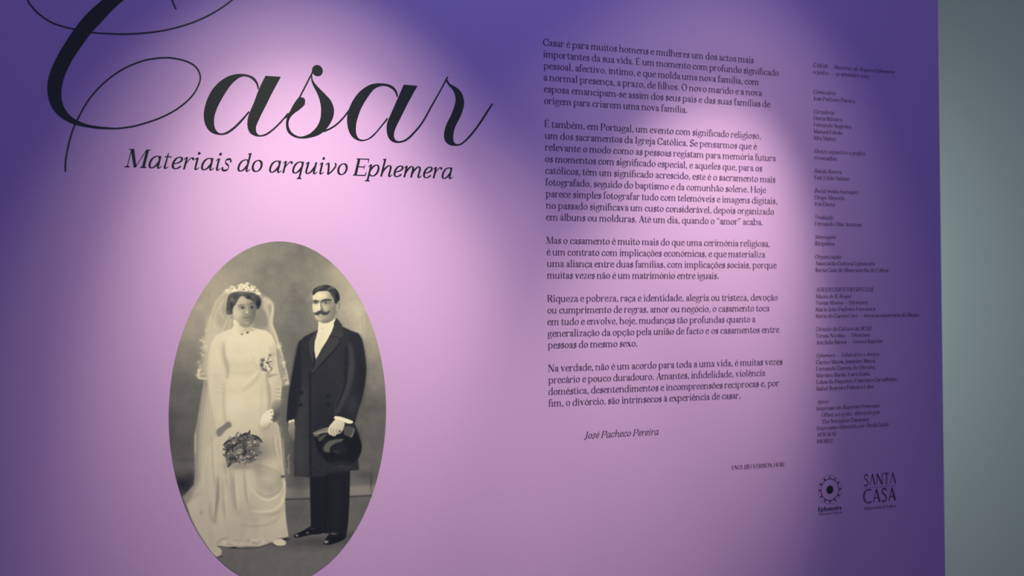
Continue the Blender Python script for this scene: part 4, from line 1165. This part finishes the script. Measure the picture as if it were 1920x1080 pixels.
stroke([(466, 706), (500, 706), (528, 712), (556, 706), (586, 700)], 14, .34, .85, .6, **H)
stroke([(484, 728), (530, 738), (572, 724)], 16, .50, .7, .8, **H)
blob(468, 712, 14, 10, .34, .6, **H)
stroke([(490, 758), (530, 764)], 10, .50, .6, .6, **H); blob(520, 790, 36, 20, .68, .6, **H)
stroke([(400, 810), (460, 850), (540, 856), (600, 800)], 14, .42, .7, .8, **H)
blob(290, 700, 12, 26, .5, .6, **H)
# wreath of blossom and neck brooch
shape([(150, 330), (200, 262), (300, 228), (400, 205), (520, 172), (620, 205), (690, 280), (756, 350), (700, 340), (500, 300), (300, 310)], .76, .6, 1.6, **H)
shape([(190, 330), (215, 280), (300, 250), (400, 215), (500, 195), (600, 210), (660, 270), (740, 330), (748, 365), (700, 350), (620, 316), (500, 306), (380, 300), (270, 322), (215, 350)], .74, .85, .9, reg=B, **H)
for k in range(95):
    t = rs.rand()
    x = 200 + 540 * t
    y = float(np.interp(x, [200, 350, 520, 640, 740], [310, 250, 225, 275, 345])) + rs.randn() * 24
    if y < 330 + 30 * (x > 640):
        blob(x, y, 13, 11, .92 if rs.rand() < .84 else .40, .9, **H)
for x, y in ((365, 252), (545, 300), (560, 225), (628, 292), (470, 268)):
    blob(x, y, 14, 9, .25, .9, **H)
blob(530, 176, 22, 16, .9, .9, **H)
stroke([(770, 400), (830, 410), (900, 440), (935, 520), (930, 640), (915, 760), (930, 880), (985, 1010)], 22, .72, .6, 1.2, **H)
blob(850, 470, 30, 40, .82, .5, **H); blob(800, 430, 26, 26, .8, .5, **H)
blob(528, 942, 20, 14, .14, .95, **H); blob(495, 930, 16, 12, .85, .8, **H); blob(444, 968, 20, 14, .40, .85, **H); blob(500, 900, 8, 12, .4, .7, **H)

canvas = np.clip(canvas + 0.010 * (rs.rand(NY, NX) - .5) + 0.012 * clouds(5, 9), 0.02, 0.97)

# ---- the print as a mesh: one vertex per tone sample, cut to the oval
def lin(v):
    return np.where(v <= 0.04045, v / 12.92, ((v + 0.055) / 1.055) ** 2.4)


RAMP = lin(np.array([[12, 14, 20], [38, 39, 47], [108, 104, 98], [158, 147, 130], [214, 200, 168], [240, 230, 200]]) / 255.0)
RT = [0, .16, .41, .6, .8, 1.0]
XL, _ = wall(316.4, 776)
XR, _ = wall(723.8, 776)
_, ZT = wall(522, 452.6)
_, ZB = wall(520, 1097)
ex, ez, ea, eb = (XL + XR) / 2, (ZT + ZB) / 2, (XR - XL) / 2, (ZT - ZB) / 2
NR, NC = 600, 400
vz = ez + eb * np.concatenate([np.sin(np.linspace(-math.pi / 2, -1.2, 24))[:-1], np.linspace(math.sin(-1.2), math.sin(1.2), NR - 46), np.sin(np.linspace(1.2, math.pi / 2, 24))[1:]])
NR = len(vz)
hw = ea * np.sqrt(np.clip(1 - ((vz - ez) / eb) ** 2, 0, 1)) + 1e-5
GX = ex + hw[:, None] * np.linspace(-1, 1, NC)[None]
GZ = np.repeat(vz[:, None], NC, 1)
PX, PY = pixel(GX, GZ)
u = np.clip((PX - CX0) * Q - 0.5, 0, NX - 2)
v = np.clip((PY - CY0) * Q - 0.5, 0, NY - 2)
ui, vi = u.astype(int), v.astype(int)
fu, fv = u - ui, v - vi
tone = canvas[vi, ui] * (1 - fu) * (1 - fv) + canvas[vi, ui + 1] * fu * (1 - fv) + canvas[vi + 1, ui] * (1 - fu) * fv + canvas[vi + 1, ui + 1] * fu * fv
# how bright the light of the room leaves a sheet at each height; the paper's own tone is the photo's tone over it
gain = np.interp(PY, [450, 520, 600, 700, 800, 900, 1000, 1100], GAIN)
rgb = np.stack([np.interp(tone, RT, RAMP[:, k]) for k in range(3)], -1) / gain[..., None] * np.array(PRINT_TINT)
rgb = np.clip(rgb, 0.004, 0.9)
def reg_at(name):
    return region[name][vi, ui] if name in region else np.zeros(ui.shape, bool)
code = np.zeros(ui.shape, int)
for k, nm in enumerate(('printed_groom', 'printed_bride', 'printed_hat', 'printed_bouquet'), 1):
    code[reg_at(nm)] = k
cell = code[:-1, :-1]
photo = thing('oval_photograph', 'oval sepia wedding photograph of a bride and a moustached groom, pasted below the subtitle', 'photograph', (ex, 0, ez))
made = {}
I, J = np.mgrid[0:NR - 1, 0:NC - 1]
for k, nm in enumerate(('printed_backdrop', 'printed_groom', 'printed_bride', 'printed_hat', 'printed_bouquet')):
    sel = cell == k
    i, j = I[sel], J[sel]
    quad = np.stack([i * NC + j, i * NC + j + 1, (i + 1) * NC + j + 1, (i + 1) * NC + j], -1)
    used, inv = np.unique(quad.ravel(), return_inverse=True)
    me = bpy.data.meshes.new(nm)
    n = len(used)
    co = np.stack([GX.ravel()[used] - ex, np.full(n, -0.0007), GZ.ravel()[used] - ez], -1)
    me.vertices.add(n)
    me.vertices.foreach_set('co', co.ravel())
    nf = len(quad)
    me.loops.add(nf * 4)
    me.loops.foreach_set('vertex_index', inv.astype(np.int32).ravel())
    me.polygons.add(nf)
    me.polygons.foreach_set('loop_start', np.arange(0, nf * 4, 4, dtype=np.int32))
    me.polygons.foreach_set('loop_total', np.full(nf, 4, dtype=np.int32))
    at = me.color_attributes.new('print', 'FLOAT_COLOR', 'POINT')
    at.data.foreach_set('color', np.concatenate([rgb.reshape(-1, 3)[used], np.ones((n, 1))], 1).astype(np.float32).ravel())
    me.update(calc_edges=True)
    me.materials.append(M_PRINT)
    ob = bpy.data.objects.new(nm, me)
    COL.objects.link(ob)
    ob.parent = {'printed_hat': made.get('printed_groom'), 'printed_bouquet': made.get('printed_bride')}.get(nm) or photo
    made[nm] = ob
made['printed_groom']['label'] = 'printed figure of a standing person with moustache, dark frock coat, hat and gloves in hand'
made['printed_bride']['label'] = 'printed figure of a standing person in white dress and long veil'
made['printed_hat']['label'] = 'dark top hat and gloves held in the hand'
made['printed_bouquet']['label'] = 'bouquet of leaves and pale flowers'
